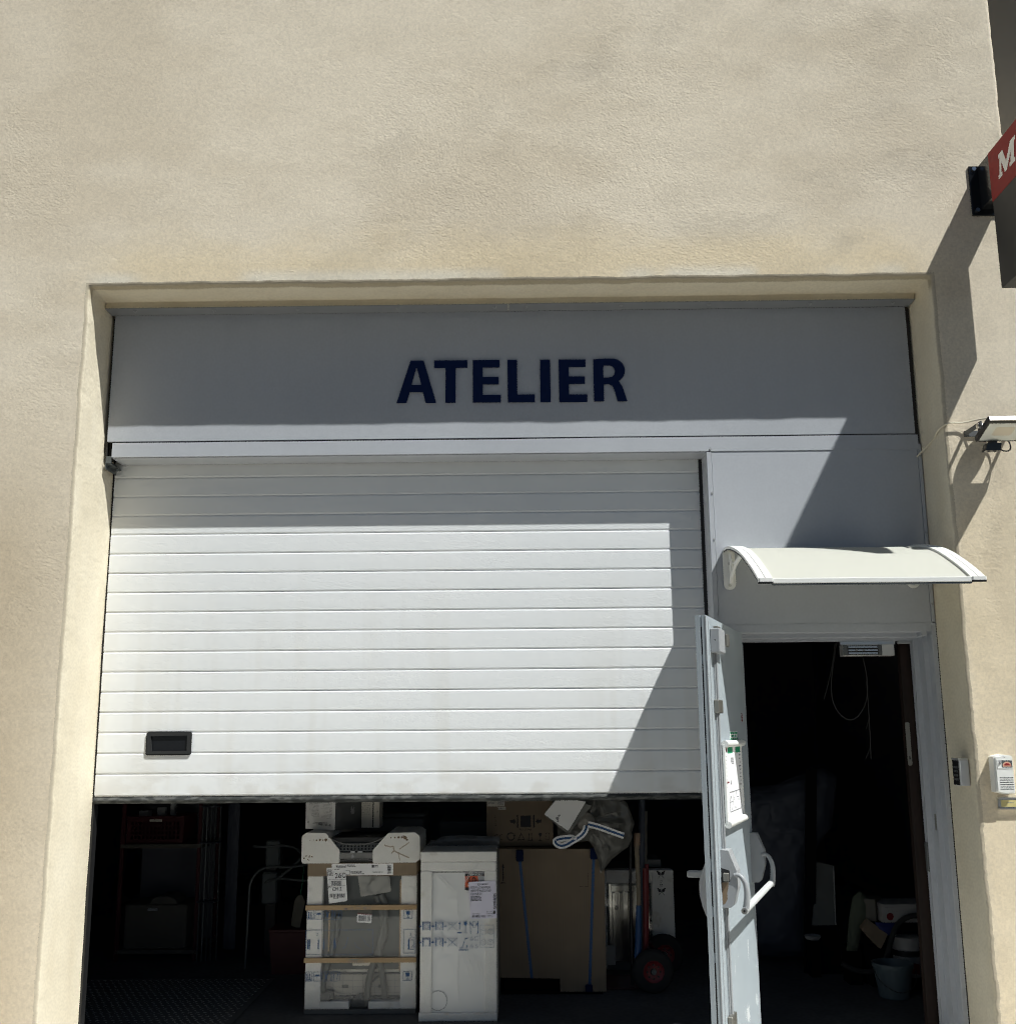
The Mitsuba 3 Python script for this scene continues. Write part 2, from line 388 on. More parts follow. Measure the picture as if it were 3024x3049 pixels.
P = loop([(0.0, -0.064), (0.0, OH), (OW, OH+0.002), (OW+0.004, -0.064)])
NN = np.zeros_like(P); NN[P[:, 0] < 1e-6, 0] = -1; NN[P[:, 0] > OW-1e-6, 0] = 1; NN[P[:, 1] > OH-1e-6, 1] = 1
rv, rf, hole = ring(P, NN, 0.462, 3)
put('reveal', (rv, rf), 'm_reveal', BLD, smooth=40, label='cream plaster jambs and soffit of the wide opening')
P2 = loop([(4.863, 4.695), (4.870, 6.4), (6.6, 6.4), (6.6, 4.695), (4.863, 4.695)])
c2 = np.array([5.73, 5.57]); N2 = np.zeros_like(P2)
N2[P2[:, 0] < 4.875, 0] = -1; N2[P2[:, 0] > 6.59, 0] = 1; N2[P2[:, 1] < 4.6951, 1] = -1; N2[P2[:, 1] > 6.399, 1] = 1
rv2, rf2, hole2 = ring(P2, N2, 0.60, 5)
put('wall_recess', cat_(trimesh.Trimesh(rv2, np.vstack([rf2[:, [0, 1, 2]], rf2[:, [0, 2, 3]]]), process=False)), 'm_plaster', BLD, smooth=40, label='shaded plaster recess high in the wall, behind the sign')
put('recess_back', bx(4.7, 6.8, 0.601, 0.66, 4.6, 6.6), bsdf('m_recess_shade', (0.24, 0.232, 0.215), 0.9, spec=0.1), BLD)  # plaster darkened to grey, the shade of the recess put into its colour
outer = Polygon([(-9, -0.064)] + [tuple(p) for p in hole] + [(13, -0.064), (13, 8.5), (-9, 8.5)])
face = outer.difference(Polygon(hole2))
tv, tf = trimesh.creation.triangulate_polygon(face, engine='earcut')
wv = np.c_[tv[:, 0], np.zeros(len(tv)), tv[:, 1]]; a, b, c = wv[tf[0]]
if np.cross(b-a, c-a)[1] > 0: tf = tf[:, ::-1]
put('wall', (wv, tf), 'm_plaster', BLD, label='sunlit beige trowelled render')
# room behind
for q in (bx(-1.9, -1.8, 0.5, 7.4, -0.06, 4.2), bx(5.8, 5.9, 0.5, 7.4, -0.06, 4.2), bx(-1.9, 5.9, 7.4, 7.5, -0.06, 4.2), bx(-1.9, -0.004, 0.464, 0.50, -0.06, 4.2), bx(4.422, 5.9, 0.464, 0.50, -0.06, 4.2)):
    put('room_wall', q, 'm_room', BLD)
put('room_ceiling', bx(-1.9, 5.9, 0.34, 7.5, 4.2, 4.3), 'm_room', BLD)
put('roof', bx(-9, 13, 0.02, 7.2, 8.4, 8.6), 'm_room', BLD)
put('header_board', bx(-0.02, 4.44, 0.36, 0.40, 3.04, 4.2), 'm_black', BLD)

# ---- fascia with lettering
FY = 0.300
def bulged(x0, x1, z0, z1, y, amp, nx=60, nz=14, seed=2, thick=0.004):
    """thin sheet metal with a slight oil-canning"""
    xs, zs = np.linspace(x0, x1, nx), np.linspace(z0, z1, nz)
    X, Z = np.meshgrid(xs, zs); q = np.c_[X.ravel()*1.3, Z.ravel()*2.0, np.full(X.size, seed)]
    e = np.minimum(np.minimum(X-x0, x1-X), np.minimum(Z-z0, z1-Z)).ravel()
    Y = y - amp*(meshkit.fbm(q, 2, seed) - 0.4)*np.clip(e/0.15, 0, 1)
    v = np.c_[X.ravel(), Y, Z.ravel()]
    f = [(j*nx+i, j*nx+i+1, (j+1)*nx+i+1, (j+1)*nx+i) for j in range(nz-1) for i in range(nx-1)]
    return cat_(trimesh.Trimesh(v, np.vstack([np.array(f)[:, [0, 1, 2]], np.array(f)[:, [0, 2, 3]]]), process=False), bx(x0, x1, y+thick*0.5+0.003, y+thick*0.5+0.016, z0, z1))
FA = put('fascia_panel', bulged(0.022, 4.388, 3.126, 3.850, FY, 0.006), 'm_grey', BLD, smooth=30, label='grey sheet metal fascia carrying the word ATELIER')
kx, kz = 1.254/1459, 0.2434/265
def L2(pts): return [(1.592 + (x-383)*kx, 3.567 - (y-625)*kz - (x-383)*0.0000038) for x, y in pts]
def arcp(cx, cy, rx, ry, a0, a1, n=10): return [(cx+rx*math.cos(t), cy+ry*math.sin(t)) for t in np.linspace(math.radians(a0), math.radians(a1), n)]
EE = lambda x: Polygon(L2([(x, 625), (x+171, 625), (x+171, 673), (x+63, 673), (x+63, 731), (x+165, 731), (x+165, 778), (x+63, 778), (x+63, 843), (x+178, 843), (x+178, 890), (x, 890)]))
letters = [Polygon(L2([(383, 890), (470, 625), (553, 625), (635, 890), (568, 890), (549, 822), (467, 822), (447, 890)]), [L2([(477, 778), (540, 778), (508, 668)])]),
           Polygon(L2([(620, 625), (832, 625), (832, 673), (757, 673), (757, 890), (693, 890), (693, 673), (620, 673)])),
           EE(866), Polygon(L2([(1087, 625), (1148, 625), (1148, 841), (1258, 841), (1258, 890), (1087, 890)])),
           Polygon(L2([(1294, 625), (1358, 625), (1358, 890), (1294, 890)])), EE(1412),
           Polygon(L2([(1632, 625), (1700, 621), (1740, 621)] + arcp(1752, 696, 80, 75, -80, 62, 12) + [(1798, 772), (1815, 800), (1842, 888), (1780, 888), (1762, 818), (1748, 790), (1728, 781), (1695, 781), (1695, 888), (1632, 888)]),
                   [L2([(1695, 666), (1728, 665)] + arcp(1733, 702, 35, 36, -80, 80, 8) + [(1722, 739), (1695, 740)])])]
for g in letters: put('letter', front(g, FY-0.0080, 0.0012), 'm_navy', FA)
# ---- flashing under the soffit, with bolts
FL = put('flashing', sep(bx(0.004, 2.203, 0.200, 0.297, 3.849, 3.852), bx(2.207, 4.408, 0.200, 0.297, 3.850, 3.853)), bsdf('m_grey_shaded', (0.225, 0.235, 0.25), 0.5, spec=0.25), BLD)  # fascia paint made darker here, the weaker light put into its colour
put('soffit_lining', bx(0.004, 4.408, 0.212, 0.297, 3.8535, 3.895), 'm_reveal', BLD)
for x in (0.155, 0.59, 1.05, 1.60, 2.13, 2.30, 2.82, 3.30, 3.85, 4.30):
    put('bolt', cat_(cyl((x, 0.238, 3.8485), (x, 0.238, 3.846), 0.011, 14), trimesh.convex.convex_hull(np.array([(p[0], p[1], z) for p in disc_pts((x, 0.238), 0.0065, 6) for z in (3.846, 3.841)]))), 'm_lightgrey', FL)
# ---- lintel beam over the sectional door
def wav(x0, x1, z, amp, y, h, seed):     # lapped seam with a slightly wavy edge
    xs = np.linspace(x0, x1, 60); zz = z + amp*(meshkit.fbm(np.c_[xs*1.5, xs*0, xs*0+seed], 3, seed)-0.5)*2
    return Polygon([(x, q) for x, q in zip(xs, zz)] + [(x1, z-h), (x0, z-h)])
LP = put('lintel_panel', cat_(front(wav(0.052, 4.40, 3.117, 0.0035, 0, 0.079, 4), FY+0.0095, 0.012), bx(0.052, 3.266, 0.310, 0.45, 3.034, 3.0375), bx(3.29, 4.40, FY+0.0100, FY+0.0185, 3.06, 3.08)), 'm_grey', BLD, label='grey lintel strip above the sectional door')
# ---- side panel, trims and screws right of the door
SP = put('wall_panel', bulged(3.290, 4.392, 2.1026, 3.071, FY+0.002, 0.004, 40, 30, 6), 'm_grey', BLD, smooth=30, label='plain grey panel over the entrance door')
PT = put('post_trim', cat_(bx(3.262, 3.2875, FY-0.003, FY+0.012, 0.0, 3.0335, 0.0015), bx(3.262, 3.266, FY+0.012, 0.452, 0.0, 3.0335), bx(3.267, 3.39, FY+0.013, 0.45, 0.0, 2.0)), 'm_grey', BLD)
for z in (3.050, 2.807, 2.556): put('screw', cyl((3.284, FY-0.003, z), (3.284, FY-0.008, z), 0.006, 10), 'm_lightgrey', PT)
RT_ = put('edge_trim', cat_(bx(4.394, 4.411, FY-0.004, FY+0.010, 2.108, 3.066, 0.0015)), 'm_grey', BLD)
for z in (3.00, 2.58, 2.20): put('screw', cyl((4.402, FY-0.004, z), (4.402, FY-0.009, z), 0.006, 10), 'm_lightgrey', RT_)
# corner scraps at the left end of the lintel
put('corner_bracket', cat_(bx(0.022, 0.050, 0.300, 0.306, 3.005, 3.045), bx(0.018, 0.050, 0.31, 0.45, 3.000, 3.004), bx(0.019, 0.022, 0.302, 0.45, 2.975, 3.03), cyl((0.03, 0.34, 2.998), (0.03, 0.34, 2.988), 0.006), cyl((0.042, 0.40, 2.998), (0.042, 0.40, 2.986), 0.008)), 'm_galv', BLD)
put('dark_joint', sep(bx(4.4122, 4.4172, 0.302, 0.32, -0.05, 2.10), bx(0.012, 0.021, 0.312, 0.34, 3.05, 3.84), bx(4.389, 4.41, 0.312, 0.34, 3.07, 3.84)), 'm_black', BLD)

# ---- sectional door
GY = 0.455
GD = put('garage_door', bx(0.012, 3.236, GY+0.010, GY+0.04, 1.238, 3.10), 'm_white', BLD, label='white ribbed sectional door raised about a third')
zs = [1.355 + 0.107*k for k in range(0, 17)]
edges = [1.240] + zs
def slat(z0, z1, joint):
    g = 0.0068; d = 0.0050 if not joint else 0.0075
    pr = [(GY+d, z0+0.0004), (GY+d, z0+g*0.22), (GY+0.001, z0+g*0.85), (GY, z0+g*1.3), (GY-0.0005, (z0+z1)/2), (GY, z1-g*1.2), (GY+0.0012, z1-g*0.7), (GY+d, z1-g*0.08), (GY+0.0095, z1-0.0004), (GY+0.0095, z0+0.0004)]
    return side(Polygon(pr), 0.012, 3.232)
for i, (a_, b_) in enumerate(zip(edges[:-1], edges[1:])):
    put('slat', slat(a_, b_, i % 5 == 0), 'm_white', GD)
def seal_strip():
    xs = np.linspace(0.010, 3.238, 160); rows = []
    for t in np.linspace(0, 1, 9):
        ang = math.pi*t
        yy = GY + 0.012 - 0.014*math.sin(ang) - 0.002; zz = 1.239 - 0.036*t
        nz_ = 0.0012*(meshkit.fbm(np.c_[xs*7, np.full(len(xs), t*3), xs*0], 3, 4)-0.5)*(t > 0.2)
        rows.append(np.c_[xs, np.full(len(xs), yy), zz + nz_ + 0.010*np.clip((xs-2.3)/1.0, 0, 1)*t])
    v = np.concatenate(rows); n = len(xs); f = [(j*n+i, (j+1)*n+i, (j+1)*n+i+1, j*n+i+1) for j in range(8) for i in range(n-1)]
    f = np.array(f); return cat_(trimesh.Trimesh(v, np.vstack([f[:, [0, 1, 2]], f[:, [0, 2, 3]]]), process=False), bx(0.012, 3.236, GY+0.012, GY+0.030, 1.206, 1.237))
put('rubber_seal', seal_strip(), 'm_dusty_rubber', GD, smooth=50, label='dusty black rubber seal along the bottom edge')
hx0, hx1, hz0, hz1 = 0.272, 0.512, 1.452, 1.573
rimo, rimi = rrect(hx0, hx1, hz0, hz1, 0.012), Polygon([(hx0+0.024, hz1-0.022), (hx1-0.022, hz1-0.020), (hx1-0.022, hz0+0.021), (hx0+0.033, hz0+0.021)])
GH = put('recessed_handle', cat_(front(rimo.difference(rimi), GY-0.001, 0.009), front(rrect(hx0+.006, hx1-.006, hz0+.006, hz1-.006, .008).difference(rimi), GY-0.009, 0.004)), 'm_rubber', GD, label='black recessed pull handle')
put('handle_cup', front(rimi.buffer(0.002), GY-0.0008, 0.0006), 'm_gloss_black', GH)
# brush seals and guides
put('brush_seal', cat_(bx(3.2445, 3.2615, GY-0.010, GY+0.03, 0.0, 3.03)), 'm_black', BLD)
put('guide_rail', bx(-0.003, 0.0115, GY+0.008, GY+0.06, -0.05, 3.03), 'm_black', BLD)

# ---- entrance door frame
def jamb():
    return [(4.412, 0.300), (4.412, 0.470), (4.335, 0.470), (4.335, 0.430), (4.363, 0.430), (4.363, 0.360), (4.388, 0.360), (4.388, 0.3035), (4.3905, 0.300)]
jp = Polygon(jamb())
DF = put('door_frame', place(extr(jp, 2.102), frame((0, 0, 0.0), (1, 0, 0), (0, 1, 0), (0, 0, 1))), 'm_grey', BLD, label='grey stepped metal frame of the entrance door')
hp = Polygon([(0.3005, 2.1015), (0.469, 2.1015), (0.469, 2.022), (0.4305, 2.022), (0.4305, 2.036), (0.3605, 2.036), (0.3605, 2.057), (0.304, 2.057), (0.3005, 2.060)])
put('frame_head', side(hp, 3.292, 1.0427), 'm_grey', DF)
put('head_return', cat_(bx(4.335, 4.3628, 0.3005, 0.4299, 2.0365, 2.1015), bx(4.3632, 4.3878, 0.3005, 0.3598, 2.0575, 2.1015)), 'm_grey', DF)
put('frame_jamb', place(extr(Polygon([(3.3905, 0.302), (3.3905, 0.45), (3.408, 0.45), (3.408, 0.302)]), 2.0), frame((0, 0, 0), (1, 0, 0), (0, 1, 0), (0, 0, 1))), 'm_grey', DF)
put('strike_plate', bx(4.3628-.0015, 4.3628, 0.372, 0.392, 1.05, 1.13), 'm_dullsteel', DF)
put('hinge_block', bx(4.326, 4.3348, 0.436, 0.462, 0.84, 0.985, .002), 'm_darkgrey', DF)

# ---- open entrance door leaf
LH, LU, LN = np.array([3.397, 0.27, 0.0]), np.array([-0.365, -0.931, 0.0]), np.array([0.931, -0.365, 0.0])
LU /= np.linalg.norm(LU); LN /= np.linalg.norm(LN)
LM = frame(LH, LU, (0, 0, 1), LN)         # local (a, z, off)
def leafart(shape, off, h=0.0006):
    M = frame(LH + LN*off, LU, (0, 0, 1), LN); return place(extr(shape, h), M)
def lbox(a0, a1, z0, z1, o0, o1, b=0.0): return place(bx(a0, a1, z0, z1, o0, o1, b), LM)
def ltube(pts, r, s=12): return tube([LH + LU*a_ + LN*o + np.array([0, 0, z]) for a_, z, o in pts], r, s)
edgep = Polygon([(0.0, 0.0), (0.932, 0.0), (0.938, -0.003), (0.938, -0.018), (0.932, -0.0195), (0.932, -0.0245), (0.938, -0.026), (0.938, -0.046), (0.0, -0.046)])
leafm = place(extr(edgep, 2.045), frame(LH + np.array([0, 0, 0.006]), LU, LN, (0, 0, 1)))
ED = put('entrance_door', leafm, 'm_leaf', BLD, label='grey steel door leaf standing open, seen almost edge on')
for z0, z1 in ((0.25, 0.62), (0.66, 0.80), (0.84, 0.98), (1.03, 1.42), (1.46, 1.84), (1.88, 2.0)):
    put('edge_slot', cat_(lbox(0.9316, 0.9345, z0, z1, -0.0245, -0.0195)), 'm_black', ED)
put('edge_fold', cat_(lbox(0.9381, 0.9405, 0.01, 2.048, -0.0035, 0.0012, 0.0006), lbox(0.885, 0.8885, 0.012, 2.03, 0.0, 0.0018)), 'm_lightgrey', ED)
put('locking_rod', sep(ltube([(0.792, 1.90, 0.010), (0.785, 1.06, 0.010)], 0.006), ltube([(0.785, 0.83, 0.010), (0.778, 0.02, 0.010)], 0.006), ltube([(0.815, 1.90, 0.006), (0.808, 1.06, 0.006)], 0.0035), ltube([(0.806, 0.83, 0.006), (0.80, 0.02, 0.006)], 0.0035)), 'm_lightgrey', ED)
put('rod_guide', sep(lbox(0.735, 0.837, 1.632, 1.690, 0.0, 0.022, 0.003), lbox(0.735, 0.837, 0.33, 0.392, 0.0, 0.022, 0.003)), 'm_dullsteel', ED)
LC = put('latch_case', lbox(0.735, 0.862, 1.893, 2.000, 0.0, 0.043, 0.004), 'm_lightgrey', ED)
put('latch_bolt', sep(lbox(0.77, 0.83, 2.000, 2.012, 0.010, 0.032, 0.002), lbox(0.66, 0.72, 1.93, 1.985, 0.0, 0.050, 0.002)), 'm_dullsteel', LC)
put('keyhole', cat_(lbox(0.862, 0.8625, 1.945, 1.950, 0.020, 0.025)), 'm_black', LC)
hex_ = Polygon([(0.0, 1.058), (0.034, 1.056), (0.041, 1.035), (0.0655, 0.975), (0.0655, 0.905), (0.044, 0.832), (0.034, 0.824), (0.0, 0.824)])
def housing(a0, a1): return place(extr(hex_.buffer(-0.003).buffer(0.003), a1-a0), frame(LH + LU*a0, LN, (0, 0, 1), LU))
H1 = put('bar_housing', housing(0.752, 0.838), 'm_lightgrey', ED, label='worn lock housing of the panic bar at the free edge')
put('latch_opening', place(extr(Polygon([(0.0, 0.985), (0.036, 0.975), (0.036, 0.93), (0.0, 0.925)]), 0.0008), frame(LH + LU*0.838, LN, (0, 0, 1), LU)), 'm_black', H1)
put('latch_bolt', lbox(0.838, 0.852, 0.932, 0.966, 0.010, 0.034, 0.003), 'm_dullsteel', H1)
put('rust_mark', place(extr(Polygon([(0.001, 0.925), (0.030, 0.928), (0.027, 0.90), (0.022, 0.885), (0.023, 0.86), (0.012, 0.84), (0.003, 0.835)]), 0.0006), frame(LH + LU*0.8382, LN, (0, 0, 1), LU)), 'm_brownstain', H1)
put('bar_housing', housing(0.0, 0.052), 'm_lightgrey', ED, label='hinge side housing of the panic bar')
PB = put('panic_bar', ltube([(0.852, 0.818, 0.094), (0.45, 0.822, 0.094), (0.04, 0.826, 0.094)], 0.0150, 18), 'm_bar', ED, smooth=40, label='white push bar of the panic lock')
for a_ in (0.838, 0.052):
    pl = curve([(a_, 0.955, 0.055), (a_, 0.957, 0.075), (a_, 0.936, 0.094), (a_, 0.89, 0.104), (a_, 0.845, 0.101), (a_, 0.812, 0.094)], 24)
    put('bar_arm', ltube(pl, np.linspace(0.009, 0.0145, 24), 12), 'm_lightgrey', PB, smooth=40)
put('bar_cap', ltube([(0.852, 0.818, 0.094), (0.861, 0.818, 0.094)], 0.012, 14), 'm_steel', PB)
put('bar_screw', ltube([(0.861, 0.818, 0.094), (0.864, 0.818, 0.094)], 0.005, 10), 'm_black', PB)
outp = Polygon([(-0.046, 1.010), (-0.060, 1.004), (-0.078, 0.965), (-0.088, 0.925), (-0.088, 0.875), (-0.078, 0.83), (-0.064, 0.792), (-0.046, 0.786)])
OP = put('lever_plate', place(extr(outp, 0.07), frame(LH + LU*0.80, LN, (0, 0, 1), LU)), 'm_greyplastic', ED, label='bulging grey lever plate on the outer side')
put('lever_handle', lbox(0.80, 0.842, 0.940, 0.966, -0.146, -0.080, 0.004), 'm_lightgrey', OP)
ST = put('door_sticker', leafart(rect(0.275, 0.482, 1.512, 1.552), 0.0004), 'm_paper', ED, label='small green and white sticker above the notice')
sm = [rect(0.285+0.048*i, 0.318+0.048*i, 1.516, 1.524) for i in range(4)] + [rect(0.285+0.048*i, 0.322+0.048*i, 1.541, 1.548) for i in range(4)] + [rect(0.31, 0.35, 1.528, 1.537), rect(0.38, 0.45, 1.528, 1.537)]
put('print', cat_(leafart(unary_union(sm), 0.001), leafart(outline(0.277, 0.480, 1.514, 1.550, 0.004), 0.001)), 'm_green', ST)
put('red_mark', leafart(Polygon([(0.10, 1.60), (0.135, 1.605), (0.128, 1.645), (0.112, 1.64)]), 0.0004), 'm_red', ED)
# notice in its snap frame, hung on the leaf
NF = thing('notice_frame', 'white snap frame with a printed evacuation plan, hung on the open door leaf', 'notice')
NK = NF
put('paper', place(extr(rect(0.245, 0.690, 1.158, 1.490), 0.004), frame(LH + LN*0.004, LU, (0, 0, 1), LN)), 'm_paper', NK)
put('snap_rail', ltube([(0.705, 1.498, 0.016), (0.235, 1.498, 0.016)], 0.0155, 16), 'm_whiteplastic', NK, smooth=40)
put('snap_rail', ltube([(0.705, 1.150, 0.016), (0.235, 1.150, 0.016)], 0.0155, 16), 'm_whiteplastic', NK, smooth=40)
put('frame_rail', cat_(lbox(0.690, 0.706, 1.150, 1.498, 0.003, 0.017, 0.003)), 'm_whiteplastic', NK)
put('frame_rail', cat_(lbox(0.234, 0.246, 1.150, 1.498, 0.003, 0.012, 0.003)), 'm_whiteplastic', NK)
grn = [rect(0.48, 0.60, 1.455, 1.482), rect(0.27, 0.40, 1.455, 1.482)]
put('green_print', leafart(unary_union(grn), 0.009), 'm_green', NK)
put('red_print', leafart(unary_union([rect(0.63, 0.68, 1.462, 1.482), rect(0.60, 0.67, 1.325, 1.332)]), 0.009), 'm_red', NK)
rr = random.Random(3); bl = []
for z in np.arange(1.44, 1.30, -0.017):
    bl += [rect(0.64, 0.64+rr.uniform(0.015, 0.035), z, z+0.005), rect(0.27, 0.27+rr.uniform(0.02, 0.06), z, z+0.005)]
bl += [rect(0.45, 0.455+rr.uniform(0.05, 0.09), 1.43-0.008*i, 1.434-0.008*i) for i in range(4)] + [rect(0.545, 0.56, 1.315, 1.335)]
plan = unary_union([outline(0.305, 0.60, 1.195, 1.285, 0.004), rect(0.52, 0.523, 1.22, 1.285), rect(0.52, 0.60, 1.238, 1.241), rect(0.42, 0.423, 1.255, 1.285), rect(0.36, 0.42, 1.252, 1.255)] + [Point(x, z).buffer(0.006) for x, z in ((0.56, 1.26), (0.48, 1.25), (0.37, 1.24), (0.56, 1.21), (0.46, 1.21))])
put('print', cat_(leafart(unary_union(bl), 0.009), leafart(plan, 0.009)), 'm_greyink', NK)

# ------------------------------------------------------------------ canopy over the entrance
CN = thing('door_canopy', 'small arched milky canopy with white end arms above the entrance door', 'canopy')
lo = np.array([(.297, 2.478), (.285, 2.488), (.20, 2.481), (.085, 2.461), (-.095, 2.408), (-.236, 2.343), (-.342, 2.287), (-.44, 2.225)])
hi = np.array([(.297, 2.507), (.285, 2.512), (.18, 2.486), (.04, 2.448), (-.11, 2.388), (-.245, 2.319), (-.402, 2.234)])
mid_ = curve([(.297, 2.484), (.18, 2.478), (.04, 2.444), (-.10, 2.396), (-.24, 2.330), (-.345, 2.274), (-.442, 2.214)], 48)
def arc_band(x0, x1, d0, d1):
    t = np.gradient(mid_, axis=0); t /= np.linalg.norm(t, axis=1, keepdims=True); nn = np.c_[-t[:, 1], t[:, 0]]
    if nn[:, 1].mean() < 0: nn = -nn
    poly = np.vstack([mid_ + nn*d1, (mid_ + nn*d0)[::-1]])
    return side(Polygon(poly), x0, x1-x0)
put('sheet', side(Polygon(np.vstack([mid_ + [0, 0.0055], (mid_ + [0, 0.003])[::-1]])), 3.35, 0.985), 'm_canopy', CN, smooth=30, label='milky translucent arched sheet')
for x0 in (3.328, 4.285):
    A_ = put('arm', cat_(arc_band(x0, x0+0.030, 0.004, 0.017), arc_band(x0+0.034, x0+0.064, 0.004, 0.017), arc_band(x0+0.002, x0+0.062, 0.0035, 0.010)), 'm_whiteplastic', CN, smooth=30)
    put('end_cap', place(extr(rrect(x0-0.002, x0+0.067, -0.456, -0.436, 0.008), 0.007), frame((0, 0, 2.208), (1, 0, 0), (0, 1, 0), (0, 0, 1))), 'm_black', A_)
    put('groove', arc_band(x0+0.0305, x0+0.0335, 0.0102, 0.0112), 'm_black', A_)
    put('gasket', arc_band(x0-0.0005, x0+0.0035, -0.0035, 0.0038), 'm_black', A_)
    put('end_block', place(extr(rrect(x0-0.001, x0+0.066, -0.458, -0.430, 0.008), 0.016), frame((0, 0, 2.2155), (1, 0, 0), (0, 1, 0), (0, 0, 1))), 'm_whiteplastic', A_)
    pad = rrect(x0-0.006, x0+0.056, 2.283, 2.508, 0.030)
    BR = put('wall_bracket', cat_(front(pad, 0.2955, 0.012), front(Point(x0+0.025, 2.420).buffer(0.015), 0.2835, 0.006)), 'm_whiteplastic', CN)
    st1 = curve([(x0+0.030, .284, 2.318), (x0+0.030, .255, 2.345), (x0+0.030, .19, 2.378), (x0+0.030, .08, 2.405), (x0+0.030, -.02, 2.416)], 20)
    st2 = curve([(x0+0.030, .284, 2.318), (x0+0.030, .262, 2.39), (x0+0.030, .262, 2.472)], 12)
    st3 = curve([(x0+0.030, .255, 2.472), (x0+0.030, .22, 2.415), (x0+0.030, .12, 2.412), (x0+0.030, .04, 2.428)], 14)
    put('strut', cat_(tube(st1, 0.0085, 8), tube(st2, 0.0085, 8), tube(st3, 0.005, 8), side(Polygon([(.284, 2.32), (.262, 2.345), (.258, 2.47), (.284, 2.47)]), x0+0.028, 0.004)), 'm_whiteplastic', BR, smooth=40)
    for z in (2.420, 2.305):
        put('screw', cyl((x0+0.024, 0.2775 if z > 2.4 else 0.2835, z), (x0+0.024, 0.2755 if z > 2.4 else 0.2805, z), 0.008, 14), 'm_steel', BR)
put('gutter_bar', cat_(bx(3.388, 4.287, -0.452, -0.438, 2.208, 2.232, 0.003)), 'm_whiteplastic', CN)
put('drip_edge', bx(3.39, 4.285, -0.448, -0.432, 2.201, 2.2075), 'm_galv', CN)
put('wall_bar', bx(3.36, 4.33, 0.284, 0.2965, 2.484, 2.497, 0.002), 'm_whiteplastic', CN)

# ------------------------------------------------------------------ projecting sign
SG = thing('projecting_sign', 'black projecting sign with a red stripe and white letters, bolted to the wall', 'sign')
sx0, sx1 = 4.705, 4.790
put('cabinet', bx(sx0, sx1, -0.690, -0.140, 3.752, 4.500, 0.004), 'm_signgrey', SG)
put('arm', bx(sx0+0.001, sx1-0.001, -0.1395, -0.012, 4.255, 4.4985, 0.002), 'm_gloss_black', SG)
put('wall_plate', bx(4.660, 4.840, -0.012, 0.0, 4.222, 4.506, 0.002), 'm_gloss_black', SG)
for x in (4.685, 4.815):
    for z in (4.485, 4.250): put('bolt', cat_(cyl((x, -0.012, z), (x, -0.022, z), 0.011, 16)), 'm_chrome', SG)
def signart(shape, off=0.0008):          # (u along -y, z) on the face looking left
    return place(extr(shape, 0.0006), frame((sx0-off, 0, 0), (0, -1, 0), (0, 0, 1), (-1, 0, 0)))
RS = put('stripe', signart(rect(0.1405, 0.686, 4.225, 4.497), 0.0006), 'm_signred', SG, label='red stripe with white slanted lettering')
Mu = [(0, 0), (.22, 0), (.22, .16), (.165, .16), (.165, .60), (.38, .02), (.50, .02), (.74, .60), (.72, .16), (.66, .16), (.66, 0), (1.0, 0), (1.0, .16), (.93, .16), (.93, .84), (1.0, .84), (1.0, 1), (.71, 1), (.455, .40), (.235, 1), (-.02, 1), (-.02, .84), (.05, .84), (.05, .16), (0, .16)]
Iu = [(0, 0), (.40, 0), (.40, .15), (.31, .15), (.31, .70), (0, .70), (0, .55), (.09, .55), (.09, .15), (0, .15)]
def slant(u0, z0, w, h, pts, sh=0.18): return Polygon([(u0 + x*w + sh*y*h, z0 + y*h) for x, y in pts])
for g in (slant(0.228, 4.302, 0.175, 0.125, Mu), slant(0.425, 4.302, 0.125, 0.125, Iu), Point(0.470, 4.415).buffer(0.017)):
    put('letter', signart(g, 0.0016), 'm_whiteplastic', RS)

# ------------------------------------------------------------------ floodlight with motion sensor
FD = thing('floodlight', 'black LED floodlight with a motion sensor under it, fixed right of the opening', 'floodlight')
e_y = np.array([0, -0.16, 0.058]); e_y /= np.linalg.norm(e_y); e_n = np.cross([1, 0, 0], e_y)
e_n = e_n if e_n[2] < 0 else -e_n       # the lit face looks down
FO = np.array([4.52, -0.100, 2.958]); FW_, FD_ = 0.205, 0.172
FM = frame(FO, (1, 0, 0), e_y, e_n)
put('housing', place(bx(0, FW_, 0, FD_, -0.030, 0.0, 0.004), FM), 'm_black', FD)
put('glass', place(bx(0.012, FW_-0.012, 0.014, FD_-0.020, 0.0, 0.0015), FM), 'm_led', FD, label='pale frosted lamp face')
put('led_panel', place(extr(rrect(0.055, FW_-0.055, 0.055, 0.125, 0.012), 0.0006), frame(FO + e_n*0.0016, (1, 0, 0), e_y, e_n)), 'm_ledcore', FD)
put('rim', place(cat_(bx(0.004, FW_-0.004, FD_, FD_+0.004, -0.026, -0.002)), FM), 'm_chrome', FD)
put('bracket', sep(bx(4.512, 4.519, -0.19, -0.004, 3.018, 3.040), bx(4.726, 4.733, -0.19, -0.004, 3.018, 3.040), bx(4.512, 4.733, -0.010, -0.002, 3.014, 3.044)), 'm_darkgrey', FD)
put('pivot', sep(cyl((4.506, -0.165, 3.022), (4.526, -0.165, 3.022), 0.014), cyl((4.72, -0.165, 3.022), (4.74, -0.165, 3.022), 0.014)), 'm_chrome', FD)
put('mount_disc', place(lathe([(0, 3.030), (0.056, 3.030), (0.060, 3.034), (0.060, 3.044), (0.050, 3.050), (0, 3.052)]), frame((4.617, -0.072, 0), (1, 0, 0), (0, 1, 0), (0, 0, 1))), 'm_black', FD, smooth=40)  # unseen mount disc, shaped to cast the oval shadow on the wall
